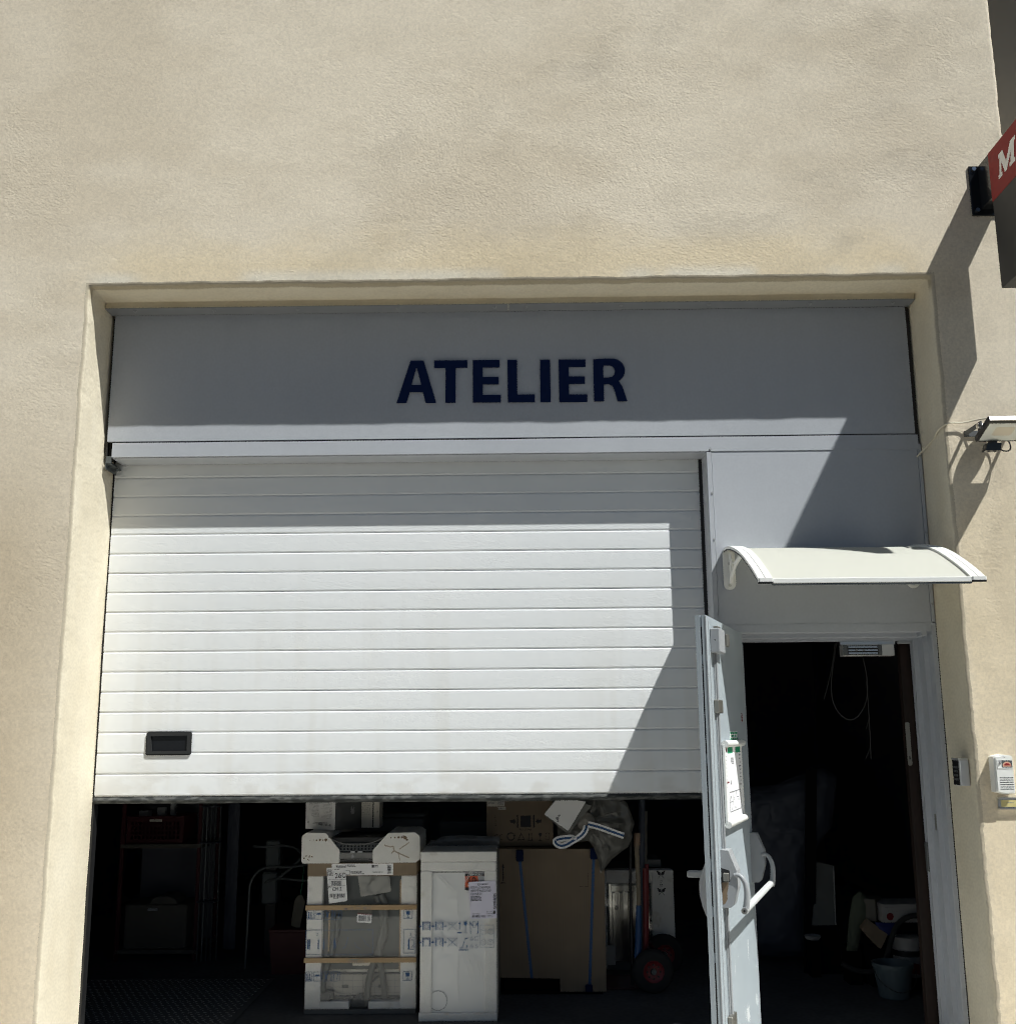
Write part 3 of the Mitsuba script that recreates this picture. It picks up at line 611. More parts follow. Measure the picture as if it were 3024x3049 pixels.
MS = put('motion_sensor', trimesh.convex.convex_hull(np.array([(4.556, -0.125, 2.908), (4.628, -0.125, 2.908), (4.568, -0.128, 2.946), (4.636, -0.128, 2.946), (4.560, -0.075, 2.912), (4.624, -0.075, 2.912), (4.566, -0.080, 2.946), (4.634, -0.080, 2.946)])), 'm_gloss_black', FD)
put('sensor_neck', bx(4.585, 4.620, -0.115, -0.090, 2.944, 2.962), 'm_black', MS)
put('lead', tube(curve([(4.632, -0.10, 2.935), (4.655, -0.10, 2.912), (4.69, -0.09, 2.918), (4.705, -0.07, 2.955), (4.69, -0.05, 3.01), (4.665, -0.06, 3.07)], 40), 0.0035, 8), 'm_black', FD)
WC = thing('white_cable', 'thin cream cable running from the grey panel corner along the plaster to the floodlight', 'cable')
cab = curve([(4.385, 0.295, 2.995), (4.408, 0.20, 3.028), (4.411, 0.10, 3.055), (4.405, 0.005, 3.070), (4.425, -0.016, 3.080), (4.50, -0.022, 3.083), (4.56, -0.04, 3.090), (4.62, -0.07, 3.088)], 60)
scene[WC] = mikit.ply(tube(cab, 0.0042, 8), bsdf('m_cable', (0.66, 0.60, 0.47), 0.5), smooth=40)

# ------------------------------------------------------------------ siren, name holder, keypad
SR = thing('intercom_box', 'white plastic wall box with a small window and slots, right of the door', 'intercom')
bxp = Polygon([(4.488, 1.262), (4.530, 1.252), (4.575, 1.257), (4.578, 1.262), (4.578, 1.424), (4.572, 1.430), (4.53, 1.436), (4.494, 1.430), (4.488, 1.424)])
put('case', cat_(front(bxp, 0.0, 0.050), front(bxp.buffer(-0.006), -0.050, 0.012)), 'm_whiteplastic', SR)
put('window_surround', front(outline(4.499, 4.571, 1.372, 1.412, 0.003), -0.062, 0.003), 'm_whiteplastic', SR)
WN = put('window', front(rect(4.520, 4.568, 1.375, 1.409), -0.062, 0.0012), 'm_darkgrey', SR, label='small dark window with an orange emblem')
put('emblem', front(Polygon([(4.524, 1.380)] + [(4.544+0.020*math.cos(t), 1.386+0.017*math.sin(t)) for t in np.linspace(math.pi, 0, 12)] + [(4.564, 1.380)]), -0.0633, 0.0006), bsdf('m_peach', (0.62, 0.36, 0.26), 0.4), WN)
put('emblem_mark', front(unary_union([rect(4.530, 4.560, 1.385, 1.391), rect(4.536, 4.553, 1.391, 1.396)]), -0.064, 0.0006), 'm_signred', WN)
put('button', cyl((4.509, -0.062, 1.396), (4.509, -0.067, 1.396), 0.006), 'm_chrome', SR)
for i in range(6): put('slot', front(rrect(4.504, 4.568, 1.274+0.0105*i, 1.2782+0.0105*i, 0.0018), -0.0622, 0.0006), 'm_darkgrey', SR)
put('screw', cyl((4.535, -0.062, 1.424), (4.535, -0.0635, 1.424), 0.0025, 8), 'm_dullsteel', SR)
NP = thing('name_holder', 'small chrome rimmed name holder with a yellow insert, below the white wall box', 'nameplate')
put('holder', cat_(bx(4.512, 4.625, -0.022, 0.0, 1.188, 1.228, 0.002)), 'm_lightgrey', NP)
put('rim', cat_(bx(4.511, 4.626, -0.026, 0.0, 1.2285, 1.236), bx(4.511, 4.626, -0.024, 0.0, 1.181, 1.187)), 'm_chrome', NP)
put('insert', bx(4.518, 4.619, -0.0232, -0.022, 1.192, 1.224), 'm_yellow', NP)
put('print', front(fine_text(4.548, 4.59, 1.214, 1.204, 0.006, 4), -0.0238, 0.0004), 'm_greyink', NP)
KP = thing('keypad', 'steel framed door keypad with black keys on the right hand jamb', 'keypad')
put('case', bx(4.368, 4.413, 0.048, 0.128, 1.286, 1.410, 0.003), bsdf('m_brushed', (0.50, 0.50, 0.49), 0.35, metallic=0.3), KP)
put('hood', bx(4.362, 4.413, 0.044, 0.130, 1.4105, 1.417, 0.002), 'm_chrome', KP)
put('key_face', bx(4.3655, 4.3678, 0.060, 0.126, 1.290, 1.407), 'm_black', KP)
for i in range(4):
    for j in range(3): put('key', bx(4.3632, 4.3654, 0.068+0.017*j, 0.078+0.017*j, 1.312+0.019*i, 1.322+0.019*i, 0.0006), 'm_darkgrey', KP)

# ------------------------------------------------------------------ magnetic lock on the frame head, hanging cable loop
MG = thing('magnetic_lock', 'steel magnetic lock block fixed under the head of the entrance door frame', 'door lock')
put('plate', bx(3.955, 4.246, 0.440, 0.50, 2.004, 2.0212), 'm_steel', MG)
put('body', bx(3.966, 4.238, 0.434, 0.495, 1.944, 2.0036, 0.002), bsdf('m_alu', (0.62, 0.61, 0.58), 0.4, metallic=0.55), MG)
put('magnet_face', bx(3.988, 4.150, 0.428, 0.4335, 1.949, 1.998), 'm_black', MG)
for z in (1.953, 1.968, 1.985): put('core', bx(3.992, 4.146, 0.424, 0.4278, z, z+0.008), 'm_steel', MG)
put('end_block', sep(bx(3.967, 3.987, 0.426, 0.4335, 1.946, 2.001), bx(4.1505, 4.170, 0.426, 0.4335, 1.946, 2.001)), 'm_darkgrey', MG)
for x in (4.034, 4.074): put('screw', cyl((x, 0.424, 1.973), (x, 0.420, 1.973), 0.006), 'm_dullsteel', MG)
put('contact', bx(4.262, 4.332, 0.434, 0.46, 2.006, 2.0215, 0.002), 'm_lightgrey', MG)
HC = thing('hanging_cable', 'thin cable hanging in a long loop behind the entrance doorway', 'cable')
hc = [tube(curve([(3.99, .60, 2.10), (3.955, .62, 1.85), (3.950, .63, 1.76), (3.985, .64, 1.65), (4.05, .64, 1.61), (4.11, .63, 1.66), (4.145, .62, 1.78), (4.135, .61, 1.90), (4.10, .60, 2.10)], 50), 0.0022, 6),
      tube(curve([(3.985, .60, 2.08), (3.945, .62, 1.85), (3.905, .63, 1.72)], 12), 0.0018, 6),
      tube(curve([(4.142, .62, 1.82), (4.148, .64, 1.60), (4.150, .66, 1.40)], 14), 0.002, 6), tube(curve([(4.15, .64, 1.62), (4.13, .65, 1.56)], 5), 0.0018, 6), tube(curve([(4.15, .66, 1.46), (4.12, .66, 1.40)], 5), 0.0018, 6)]
scene[HC] = mikit.ply(cat_(hc), 'm_dimwire')

INNER = True
# ------------------------------------------------------------------ packed dishwasher (back side out, foam corner posts, film)
DW = thing('packed_dishwasher', 'film wrapped dishwasher with white foam corner posts and two wooden battens, standing left of centre', 'packed appliance')
dx0, dw, dh, dy = 1.014, 0.630, 0.822, 1.10
def du(u): return dx0 + dw*u
def dv(v): return dh*(1-v)
put('metal_panel', bx(du(.10), du(.90), dy+0.045, dy+0.56, dv(.72), dv(.03)), 'm_panelgrey', DW, label='dark grey rear panel behind the film')
put('steel_base', bx(du(.10), du(.90), dy+0.060, dy+0.56, dv(.965), dv(.72)), bsdf('m_basegrey', (0.40, 0.38, 0.33), 0.5), DW)
put('base_seam', cat_(*[bx(du(.15), du(.86), dy+0.0585, dy+0.0598, z, z+.002) for z in (dv(.755), dv(.80), dv(.84), dv(.88))], *[bx(du(u), du(u)+.0018, dy+0.0585, dy+0.0598, dv(.90), dv(.76)) for u in (.24, .33, .42, .51, .62, .72, .80)]), 'm_greyink', DW)
put('base_rail', sep(bx(du(.14), du(.87), dy+0.040, dy+0.0595, dv(.752), dv(.745)), bx(du(.14), du(.87), dy+0.038, dy+0.0595, dv(.91), dv(.895))), 'm_darkgrey', DW)
put('base_slot', sep(bx(du(.32), du(.38), dy+0.057, dy+0.0598, dv(.845), dv(.825)), bx(du(.655), du(.68), dy+0.057, dy+0.0598, dv(.845), dv(.825))), 'm_panelgrey', DW)
put('rating_plate', sep(bx(du(.42), du(.585), dy+0.043, dy+0.0448, dv(.695), dv(.645)), bx(du(.36), du(.56), dy+0.056, dy+0.0598, dv(.742), dv(.712)), bx(du(.62), du(.84), dy+0.056, dy+0.0598, dv(.742), dv(.712))), bsdf('m_offwhite', (0.60, 0.57, 0.50), 0.6), DW)
put('rating_print', front(fine_text(du(.43), du(.575), dv(.65), dv(.69), 0.007, 5), dy+0.0425), 'm_greyink', DW)
put('cardboard_cap', bx(du(.0), du(1.0), dy-0.004, dy+0.60, dv(.088), dv(0), 0.003), 'm_card', DW, label='brown cardboard top strip')
put('foam_post', cat_(bx(du(.0), du(.142), dy+0.001, dy+0.10, dv(.967), dv(.0885), 0.004)), 'm_eps', DW)
put('foam_post', cat_(bx(du(.858), du(1.), dy+0.001, dy+0.10, dv(.967), dv(.0885), 0.004)), 'm_eps', DW)
for u, v in ((.03, .19), (.95, .18), (.045, .83)): put('foam_boss', cyl((du(u), dy+0.002, dv(v)), (du(u), dy-0.0025, dv(v)), 0.016 if v < .5 else 0.026, 18), 'm_eps', DW)
put('foam_base', sep(bx(du(.1425), du(.40), dy+0.002, dy+0.10, dv(.967), dv(.918), 0.003), bx(du(.575), du(.8575), dy+0.002, dy+0.10, dv(.967), dv(.918), 0.003)), 'm_eps', DW)
put('tray', bx(du(-.004), du(1.003), dy-0.003, dy+0.61, 0.0, dv(.9675), 0.003), 'm_darkgrey', DW)
for v0, v1 in ((.281, .314), (.629, .661)): put('batten', bx(du(-.008), du(1.004), dy-0.018, dy-0.0035, dv(v1), dv(v0), 0.002), 'm_timber', DW)
put('wrap_sheet', bx(du(1.0)+.001, du(1.0)+.004, dy+0.003, dy+0.60, dv(.966), dv(.09)), 'm_wrap', DW)
put('hose', tube(curve([(du(.63), dy+.036, dv(.23)), (du(.69), dy+.03, dv(.36)), (du(.71), dy+.03, dv(.48)), (du(.63), dy+.03, dv(.64)), (du(.575), dy+.026, dv(.78)), (du(.56), dy+.024, dv(.95))], 40), 0.019, 12), 'm_hose', DW, smooth=40)
put('hose', tube(curve([(du(.67), dy+.030, dv(.22)), (du(.715), dy+.024, dv(.34)), (du(.665), dy+.022, dv(.56)), (du(.69), dy+.026, dv(.75)), (du(.715), dy+.03, dv(.90))], 40), 0.0175, 12), 'm_hose', DW, smooth=40)
put('power_cable', tube(curve([(du(.28), dy+.035, dv(.36)), (du(.245), dy+.03, dv(.56)), (du(.19), dy+.03, dv(.70)), (du(.17), dy+.022, dv(.95))], 30), 0.017, 10), 'm_panelgrey', DW, smooth=40)
put('valve', sep(bx(du(.14), du(.23), dy+0.006, dy+0.03, dv(.955), dv(.86), .004), bx(du(.18), du(.26), dy+0.012, dy+0.035, dv(.90), dv(.855), .003)), 'm_darkgrey', DW)
put('lever_arm', tube([(du(.60), dy+.034, dv(.80)), (du(.70), dy+.034, dv(.735))], 0.006, 8), 'm_darkgrey', DW)
put('drain_pump', puff(Polygon([(du(.41), dv(.96)), (du(.44), dv(.90)), (du(.50), dv(.865)), (du(.53), dv(.90)), (du(.56), dv(.96))]), dy+.02, .02, .012, .006, 3), 'm_darkgrey', DW, smooth=50)
put('wood_strip', sep(bx(du(.193), du(.203), dy+0.034, dy+0.044, dv(.60), dv(.32)), bx(du(.846), du(.857), dy+0.012, dy+0.044, dv(.72), dv(.12))), 'm_timber', DW)
put('film', bx(du(.143), du(.857), dy-0.0022, dy-0.0014, dv(.966), dv(.089)), 'm_film', DW, label='clear shrink film over the front')
FYD = dy-0.0032
IN = []
def frm(u0, u1, v0, v1): return rrect(du(u0), du(u1), dv(v1), dv(v0), .004).difference(rrect(du(u0)+.0022, du(u1)-.0022, dv(v1)+.0022, dv(v0)-.0022, .003))
for v0 in (.316, .722):
    v1 = v0 + .062
    IN += [frm(.005, .068, v0, v1), frm(.078, .146, v0, v1), frm(.155, .235, v0, v1), frm(.24, .32, v0, v1), frm(.885, .965, v0, v1)]
    for u in (.022, .043): IN.append(lines([(du(u), dv(v0+.012)), (du(u), dv(v1-.01))], w=.005))
    IN.append(lines([(du(.012), dv(v1-.009)), (du(.06), dv(v1-.009))], w=.003))
    cx = du(.112); IN.append(Polygon([(cx+.015*math.cos(t), dv(v0+.030)+.010*math.sin(t)) for t in np.linspace(0, math.pi, 10)]))
    IN.append(lines([(cx, dv(v0+.03)), (cx, dv(v0+.05))], w=.0015))
    cx = du(.925); IN += [Polygon([(cx-.012, dv(v0+.010)), (cx+.012, dv(v0+.010)), (cx+.010, dv(v0+.033)), (cx-.010, dv(v0+.033))]), lines([(cx, dv(v0+.03)), (cx, dv(v0+.05))], w=.003), lines([(cx-.008, dv(v0+.051)), (cx+.008, dv(v0+.051))], w=.003)]
    IN += [lines([(du(.18), dv(v0+.01)), (du(.20), dv(v0+.05))], [(du(.21), dv(v0+.01)), (du(.18), dv(v0+.05))], w=.004), lines([(du(.26), dv(v0+.01)), (du(.26), dv(v0+.05))], [(du(.30), dv(v0+.01)), (du(.29), dv(v0+.05))], w=.004)]
IN += [frm(-.0, .61, .447, .61), frm(.885, .995, .445, .605)]
for u in (.02, .035, .115, .165, .26): IN.append(lines([(du(u), dv(.51)), (du(u), dv(.575))], w=.006))
IN += [lines([(du(.26), dv(.50)), (du(.275), dv(.565))], [(du(.385), dv(.495)), (du(.365), dv(.555)), (du(.34), dv(.57))], w=.003), lines([(du(.50), dv(.49)), (du(.55), dv(.54)), (du(.585), dv(.56))], [(du(.445), dv(.53)), (du(.46), dv(.56)), (du(.50), dv(.575))], w=.002)]
cx = du(.93); IN += [outline(cx-.002, cx+.032, dv(.58), dv(.515), .0025), lines([(cx, dv(.515)), (cx+.018, dv(.495)), (cx+.036, dv(.505))], w=.002), rect(cx, cx+.006, dv(.58), dv(.515)), lines([(cx+.018, dv(.565)), (cx+.028, dv(.55))], w=.004)]
put('pictogram', front(unary_union(IN), FYD), 'm_blueink', DW, label='blue handling symbols printed on the film')
put('step_number', sep(text_front('2', du(.095), dv(.485), FYD, .013), text_front('1', du(.94), dv(.485), FYD, .013), text_front('UK', du(.345), dv(.312), dy-.0188, .010)), 'm_blueink', DW)
put('batten_mark', front(unary_union([lines([(du(.40), dv(.312)), (du(.415), dv(.292)), (du(.43), dv(.312)), (du(.40), dv(.312))], w=.002), outline(du(.455), du(.495), dv(.312), dv(.290), .002), outline(du(.52), du(.58), dv(.312), dv(.292), .002), outline(du(.40), du(.53), dv(.656), dv(.636), .002), fine_text(du(.525), du(.575), dv(.295), dv(.311), .005, 9), fine_text(du(.41), du(.52), dv(.639), dv(.655), .006, 8)]), dy-.0186), 'm_greyink', DW)
# labels on the dishwasher
LB = put('maker_label', front(rect(du(.222), du(.785), dv(.083), dv(.005)), dy-.0046, .0006), 'm_paper', DW, label='long white label along the cardboard top')
put('print', cat_(text_front('Whirlpool', du(.258), dv(.030), dy-.0056, .012, squeeze=.78), front(unary_union([fine_text(du(.36), du(.47), dv(.012), dv(.034), .007, 1), fine_text(du(.36), du(.56), dv(.045), dv(.052), .006, 2), fine_text(du(.40), du(.55), dv(.055), dv(.078), .006, 3), outline(du(.345), du(.39), dv(.078), dv(.05), .002), barcode(du(.73), du(.765), dv(.072), dv(.012), 3, False), fine_text(du(.585), du(.66), dv(.015), dv(.036), .008, 5), fine_text(du(.60), du(.70), dv(.06), dv(.074), .008, 6), rect(du(.595), du(.605), dv(.035), dv(.018))]), dy-.0056)), 'm_ink', LB)
pts = [(du(.174), dv(.032)), (du(.346), dv(.034)), (du(.372), dv(.25)), (du(.352), dv(.257)), (du(.205), dv(.272))]
SL = put('shipping_label', front(Polygon(pts), dy-.0064, .0006), 'm_paper', DW, label='tilted white shipping label reading 26C and CH 1')
put('print', cat_(text_front('26C', du(.250), dv(.101), dy-.0076, .027, squeeze=.85, rot=.03), text_front('CH 1', du(.232), dv(.186), dy-.0076, .019, squeeze=.9, rot=.03), front(unary_union([barcode(du(.220), du(.318), dv(.150), dv(.120), 11), barcode(du(.208), du(.352), dv(.232), dv(.206), 12), fine_text(du(.182), du(.245), dv(.044), dv(.092), .006, 12), fine_text(du(.245), du(.32), dv(.040), dv(.050), .006, 13), fine_text(du(.24), du(.32), dv(.235), dv(.243), .005, 14), fine_text(du(.19), du(.225), dv(.155), dv(.168), .005, 14), lines([(du(.19), dv(.113)), (du(.35), dv(.108))], w=.0015), lines([(du(.2), dv(.155)), (du(.352), dv(.15))], w=.0015)]), dy-.0074)), 'm_ink', SL)
SS = put('small_label', front(Polygon([(du(.464), dv(.338)), (du(.596), dv(.344)), (du(.592), dv(.404)), (du(.46), dv(.398))]), dy-.0046, .0006), 'm_paper', DW)
put('print', front(unary_union([barcode(du(.475), du(.55), dv(.39), dv(.352), 21), barcode(du(.56), du(.582), dv(.39), dv(.352), 22)]), dy-.0056), 'm_ink', SS)
put('red_edge', front(Polygon([(du(.464), dv(.338)), (du(.596), dv(.344)), (du(.596), dv(.349)), (du(.464), dv(.343))]), dy-.0056), 'm_red', SS)
put('tape', front(Polygon([(du(.466), dv(.316)), (du(.596), dv(.316)), (du(.596), dv(.343)), (du(.465), dv(.337))]), dy-.004, .0005), 'm_beigebox', DW)
put('document_pouch', puff(Polygon([(du(.462), dv(.088)), (du(.755), dv(.09)), (du(.768), dv(.195)), (du(.492), dv(.228))]), dy-.006, .004, .012, .006, 6, 14), 'm_pouch', DW, smooth=50, label='creased grey document pouch')

# ------------------------------------------------------------------ appliance between foam end blocks, lying on the dishwasher
HD = thing('foam_packed_appliance', 'dark appliance held between two white foam end blocks, lying on the packed dishwasher', 'packed appliance')
hy = 1.075; zb = 0.823
def foam(poly): return place(extr(Polygon(poly).buffer(-.010).buffer(.010, quad_segs=5), 0.40), frame((0, hy+0.40, 0), (1, 0, 0), (0, 0, 1), (0, -1, 0)))
put('foam_block', foam([(.980, .835), (.990, zb), (1.200, zb), (1.200, .895), (1.118, .992), (1.005, .994), (.980, .975)]), 'm_eps', HD, label='left white foam block with brown spots')
put('foam_block', foam([(1.392, zb), (1.640, zb+.002), (1.664, .842), (1.662, .972), (1.636, .992), (1.480, .990), (1.392, .895)]), 'm_eps', HD, label='right white foam block with brown spots and a scuffed patch')
put('body', bx(1.12, 1.48, hy+.03, hy+.40, zb+.004, .962), 'm_black', HD)
put('grille', cat_(place(bx(1.14, 1.46, 0, .045, 0, .004), frame((0, hy+.012, .888), (1, 0, 0), (0, .25, .968), (0, -.968, .25)))), 'm_darkgrey', HD)
put('grille_hole', cat_(*[place(cyl((x, z, .0041), (x, z, .0048), .0058, 10), frame((0, hy+.012, .888), (1, 0, 0), (0, .25, .968), (0, -.968, .25))) for z in (.012, .028) for x in np.arange(1.205, 1.45, .0205)]), 'm_gloss_black', HD, kind='stuff')
put('metal_rail', bx(1.2005, 1.3915, hy+.006, hy+.028, .846, .882, .002), bsdf('m_railgrey', (0.17, 0.17, 0.165), 0.3), HD)
put('clip', sep(bx(1.262, 1.288, hy+.003, hy+.012, .880, .890), bx(1.304, 1.332, hy+.003, hy+.012, .880, .890), bx(1.270, 1.282, hy+.004, hy+.0062, .853, .870)), 'm_lightgrey', HD)
put('film_fold', cat_(tube(curve([(1.135, hy-.002, .972), (1.20, hy-.004, .938), (1.29, hy-.004, .926), (1.38, hy-.004, .936), (1.46, hy-.002, .970)], 24), .0028, 6), tube(curve([(1.20, hy+.002, .835), (1.30, hy, .846), (1.39, hy+.002, .838)], 14), .002, 6)), 'm_wrap', HD)
rs = random.Random(5); spots = []
for cx, cz, r in [(1.035, .952, .002), (1.055, .953, .003), (1.076, .952, .0045), (1.096, .954, .0065), (1.114, .952, .0035), (1.132, .953, .008)]: spots.append(Point(cx*.94+.055, cz).buffer(r, quad_segs=3))
for cx, cz, r in [(1.495, .964, .004), (1.518, .964, .005), (1.540, .965, .0065), (1.560, .966, .006), (1.578, .962, .010), (1.588, .952, .006), (1.57, .972, .004)]: spots.append(Point(cx, cz).buffer(r, quad_segs=3))
for i in range(9): spots.append(Point(1.015+rs.uniform(-.02, .03), .838+rs.uniform(0, .03)).buffer(rs.uniform(.002, .005), quad_segs=2))
put('brown_stain', front(unary_union(spots), hy-.0006, .0006), 'm_brownstain', HD)
put('scuff', front(unary_union([LineString([(1.46, .922), (1.49, .912), (1.51, .915), (1.515, .89), (1.545, .875), (1.60, .852)]).buffer(.0035), LineString([(1.515, .89), (1.50, .878)]).buffer(.003), LineString([(1.545, .90), (1.60, .935)]).buffer(.003), LineString([(1.54, .87), (1.55, .835)]).buffer(.002)]), hy-.0006, .0005), bsdf('m_scuff', (0.42, 0.36, 0.29), .8), HD)

# two boxes on top
GB = thing('white_gift_box', 'white box with small printed text and a grey side, standing on the left foam block', 'box')
ang = math.radians(35); e1 = np.array([-math.cos(ang), math.sin(ang), 0]); e2 = np.array([math.sin(ang), math.cos(ang), 0])
GO = np.array([1.147, 1.19, .9955])
GM = frame(GO, e1, e2, (0, 0, 1))
put('printed_face', place(bx(0, .245, 0, .004, 0, .285), GM), 'm_paper', GB)
put('grey_face', place(bx(0, .004, .0045, .30, 0, .285), GM), 'm_darkgrey', GB, label='dark grey side with a pale mark')
put('carcass', place(bx(.0045, .244, .0045, .30, .001, .284), GM), 'm_paper', GB)
def giftart(shape): return place(extr(shape, .0006), frame(GO - e2*.0006, e1, (0, 0, 1), -e2))
put('print', giftart(unary_union([fine_text(.022, .118, .165, .06, .008, 31, .25), fine_text(.128, .222, .165, .068, .008, 32, .25), fine_text(.06, .20, .042, .020, .007, 35, .4), barcode(.10, .135, .026, .042, 33), Point(.222, .038).buffer(.006).difference(Point(.222, .038).buffer(.003)), rect(.03, .045, .022, .034), rect(.058, .078, .024, .030)])), 'm_greyink', GB)
put('mark', place(cat_(*[bx(-.0008, 0, a0, a1, z0, z1) for a0, a1, z0, z1 in ((.135, .145, .09, .125), (.155, .165, .09, .125), (.14, .16, .085, .115), (.137, .142, .118, .132), (.158, .163, .118, .132))]), GM), 'm_greyink', GB)
KB = thing('dotted_white_box', 'narrow white box printed with rows of small dots, behind the foam packed appliance', 'box')
put('carcass', bx(1.280, 1.388, 1.36, 1.52, .9955, 1.30), 'm_offwhite', KB)
put('dark_band', bx(1.3465, 1.3535, 1.3585, 1.3598, 1.0, 1.30), 'm_black', KB)
put('dot', front(unary_union([Point(1.290+.0125*i, 1.075+.0125*j).buffer(.0028, quad_segs=3) for i in range(4) for j in range(6)] + [rect(1.374, 1.382, 1.085, 1.095)]), 1.3595), 'm_greyink', KB)
CH_ = thing('dark_appliance', 'dark boxy appliance standing behind the two packed machines', 'appliance')
put('body', bx(1.02, 1.62, 1.76, 2.30, 0, 1.02, .01), 'm_darkgrey', CH_)
put('lid', bx(1.01, 1.63, 1.75, 2.31, 1.0205, 1.05, .008), 'm_panelgrey', CH_)
TB = thing('teal_grey_appliance', 'dark teal grey appliance behind the wrapped washing machine', 'appliance')
put('body', bx(1.70, 2.05, 2.00, 2.55, 0, .98, .01), bsdf('m_teal', (0.06, 0.085, 0.095), .5), TB)
put('control_strip', bx(1.71, 2.04, 1.992, 1.9995, .90, .965), 'm_panelgrey', TB)

# ------------------------------------------------------------------ film wrapped narrow washing machine
WM = thing('wrapped_washing_machine', 'narrow top loading washing machine wrapped in clear film with white foam posts and blue symbols', 'packed appliance')
wx0, ww, wh, wy = 1.680, 0.428, 0.898, 0.95
def wu(u): return wx0 + ww*u
def wv(v): return wh*(1-v)
put('steel_panel', bulged(wu(.145), wu(.85), wv(.955), wv(.115), wy+.018, .003, 20, 30, 9), 'm_whitewrap', WM, smooth=30, label='white front panel under creased film')
put('body', bx(wu(.02), wu(.98), wy+.07, wy+.62, .01, wv(.02)), 'm_whiteplastic', WM)
put('foam_cap', bx(wu(0), wu(1), wy, wy+.64, wv(.061), wv(0), .004), 'm_eps', WM)
put('foam_collar', cat_(bx(wu(.003), wu(.997), wy+.002, wy+.10, wv(.118), wv(.0625), .004)), 'm_eps', WM)
put('foam_post', bx(wu(.002), wu(.157), wy+.001, wy+.09, wv(.952), wv(.1185), .004), 'm_eps', WM)
put('foam_post', bx(wu(.838), wu(.998), wy+.001, wy+.09, wv(.952), wv(.1185), .004), 'm_eps', WM)
put('foam_base', bx(wu(-.012), wu(1.0), wy-.004, wy+.64, 0.0, wv(.9525), .004), 'm_eps', WM)
for z in (.79, .70, .655, .56, .33, .27, .20, .10): put('foam_recess', front(rrect(wu(.045), wu(.11), z, z+.028, .004).difference(rrect(wu(.053), wu(.102), z+.004, z+.024, .003)), wy+.0012, .0012), 'm_eps', WM)
put('lid_gap', front(rect(wu(.155), wu(.84), wv(.129), wv(.124)), wy+.0135, .001), 'm_panelgrey', WM)
put('filter_cover', front(Point(wu(.235), wv(.885)).buffer(.052, quad_segs=14).difference(Point(wu(.235), wv(.885)).buffer(.0495, quad_segs=14)).intersection(rect(wu(.158), wu(.8), 0, .3)), wy+.0135, .0012), 'm_greyink', WM)
put('film_bundle', puff(Polygon([(wu(.02), wh+.001), (wu(1.01), wh+.001), (wu(1.04), wh+.050), (wu(.75), wh+.056), (wu(.5), wh+.062), (wu(.22), wh+.054)]), wy+.30, .02, .02, .010, 8), 'm_wrap', WM, smooth=60, label='loose dark film bunched on top')
put('wrap_sheet', bx(wu(1.0)+.001, wu(1.0)+.005, wy+.004, wy+.64, .02, wh-.002), 'm_wrap', WM)
def crease(p): return tube(curve([(wu(a), wy-.0008-.0008*(i % 2), wv(b)) for i, (a, b) in enumerate(p)], 16), np.r_[np.linspace(.0006, .0022, 8), np.linspace(.0022, .0006, 8)], 6)
put('film_crease', cat_([crease(p) for p in ([(.22, .125), (.34, .175), (.47, .235)], [(.17, .135), (.30, .185), (.44, .25)], [(.88, .03), (.74, .09), (.58, .19), (.48, .25)], [(.80, .06), (.68, .11), (.56, .20)], [(.48, .25), (.485, .33), (.50, .40), (.56, .46)], [(.50, .40), (.60, .56), (.66, .70)], [(.55, .62), (.62, .70), (.68, .80)], [(.60, .60), (.70, .72), (.74, .80)], [(.68, .60), (.76, .70), (.79, .79)], [(.74, .62), (.80, .70), (.82, .78)], [(.50, .55), (.50, .75), (.505, .95)], [(.02, .965), (.4, .957), (.9, .965)], [(.1, .985), (.5, .972), (.95, .98)])]), 'm_whitewrap', WM, label='raised creases of the film', kind='stuff')
# orange notice and model label
ON = put('notice_label', front(rect(wu(.583), wu(.84), wv(.236), wv(.136)), wy+.0135, .0008), 'm_orange', WM, label='orange and black notice reading IMPORTANT 10')
put('band', sep(front(rect(wu(.583), wu(.84), wv(.150), wv(.136)), wy+.0125), front(rect(wu(.583), wu(.84), wv(.236), wv(.218)), wy+.0125)), 'm_ink', ON)
put('panel', front(Polygon([(wu(.752), wv(.1505)), (wu(.84), wv(.1505)), (wu(.84), wv(.215)), (wu(.77), wv(.215))]), wy+.0125), 'm_greyplastic', ON)
put('white_print', cat_(text_front('IMPORTANT', wu(.655), wv(.147), wy+.0118, .008), front(fine_text(wu(.62), wu(.70), wv(.202), wv(.214), .005, 3), wy+.0118)), 'm_paper', ON)
put('number', text_front('10', wu(.605), wv(.192), wy+.0118, .030), 'm_ink', ON)
ML = put('model_label', front(Polygon([(wu(.633), wv(.184)), (wu(.988), wv(.176)), (wu(1.0), wv(.400)), (wu(.66), wv(.405))]), wy-.0022, .0006), 'm_lilac', WM, label='pale lilac model label with bar codes')
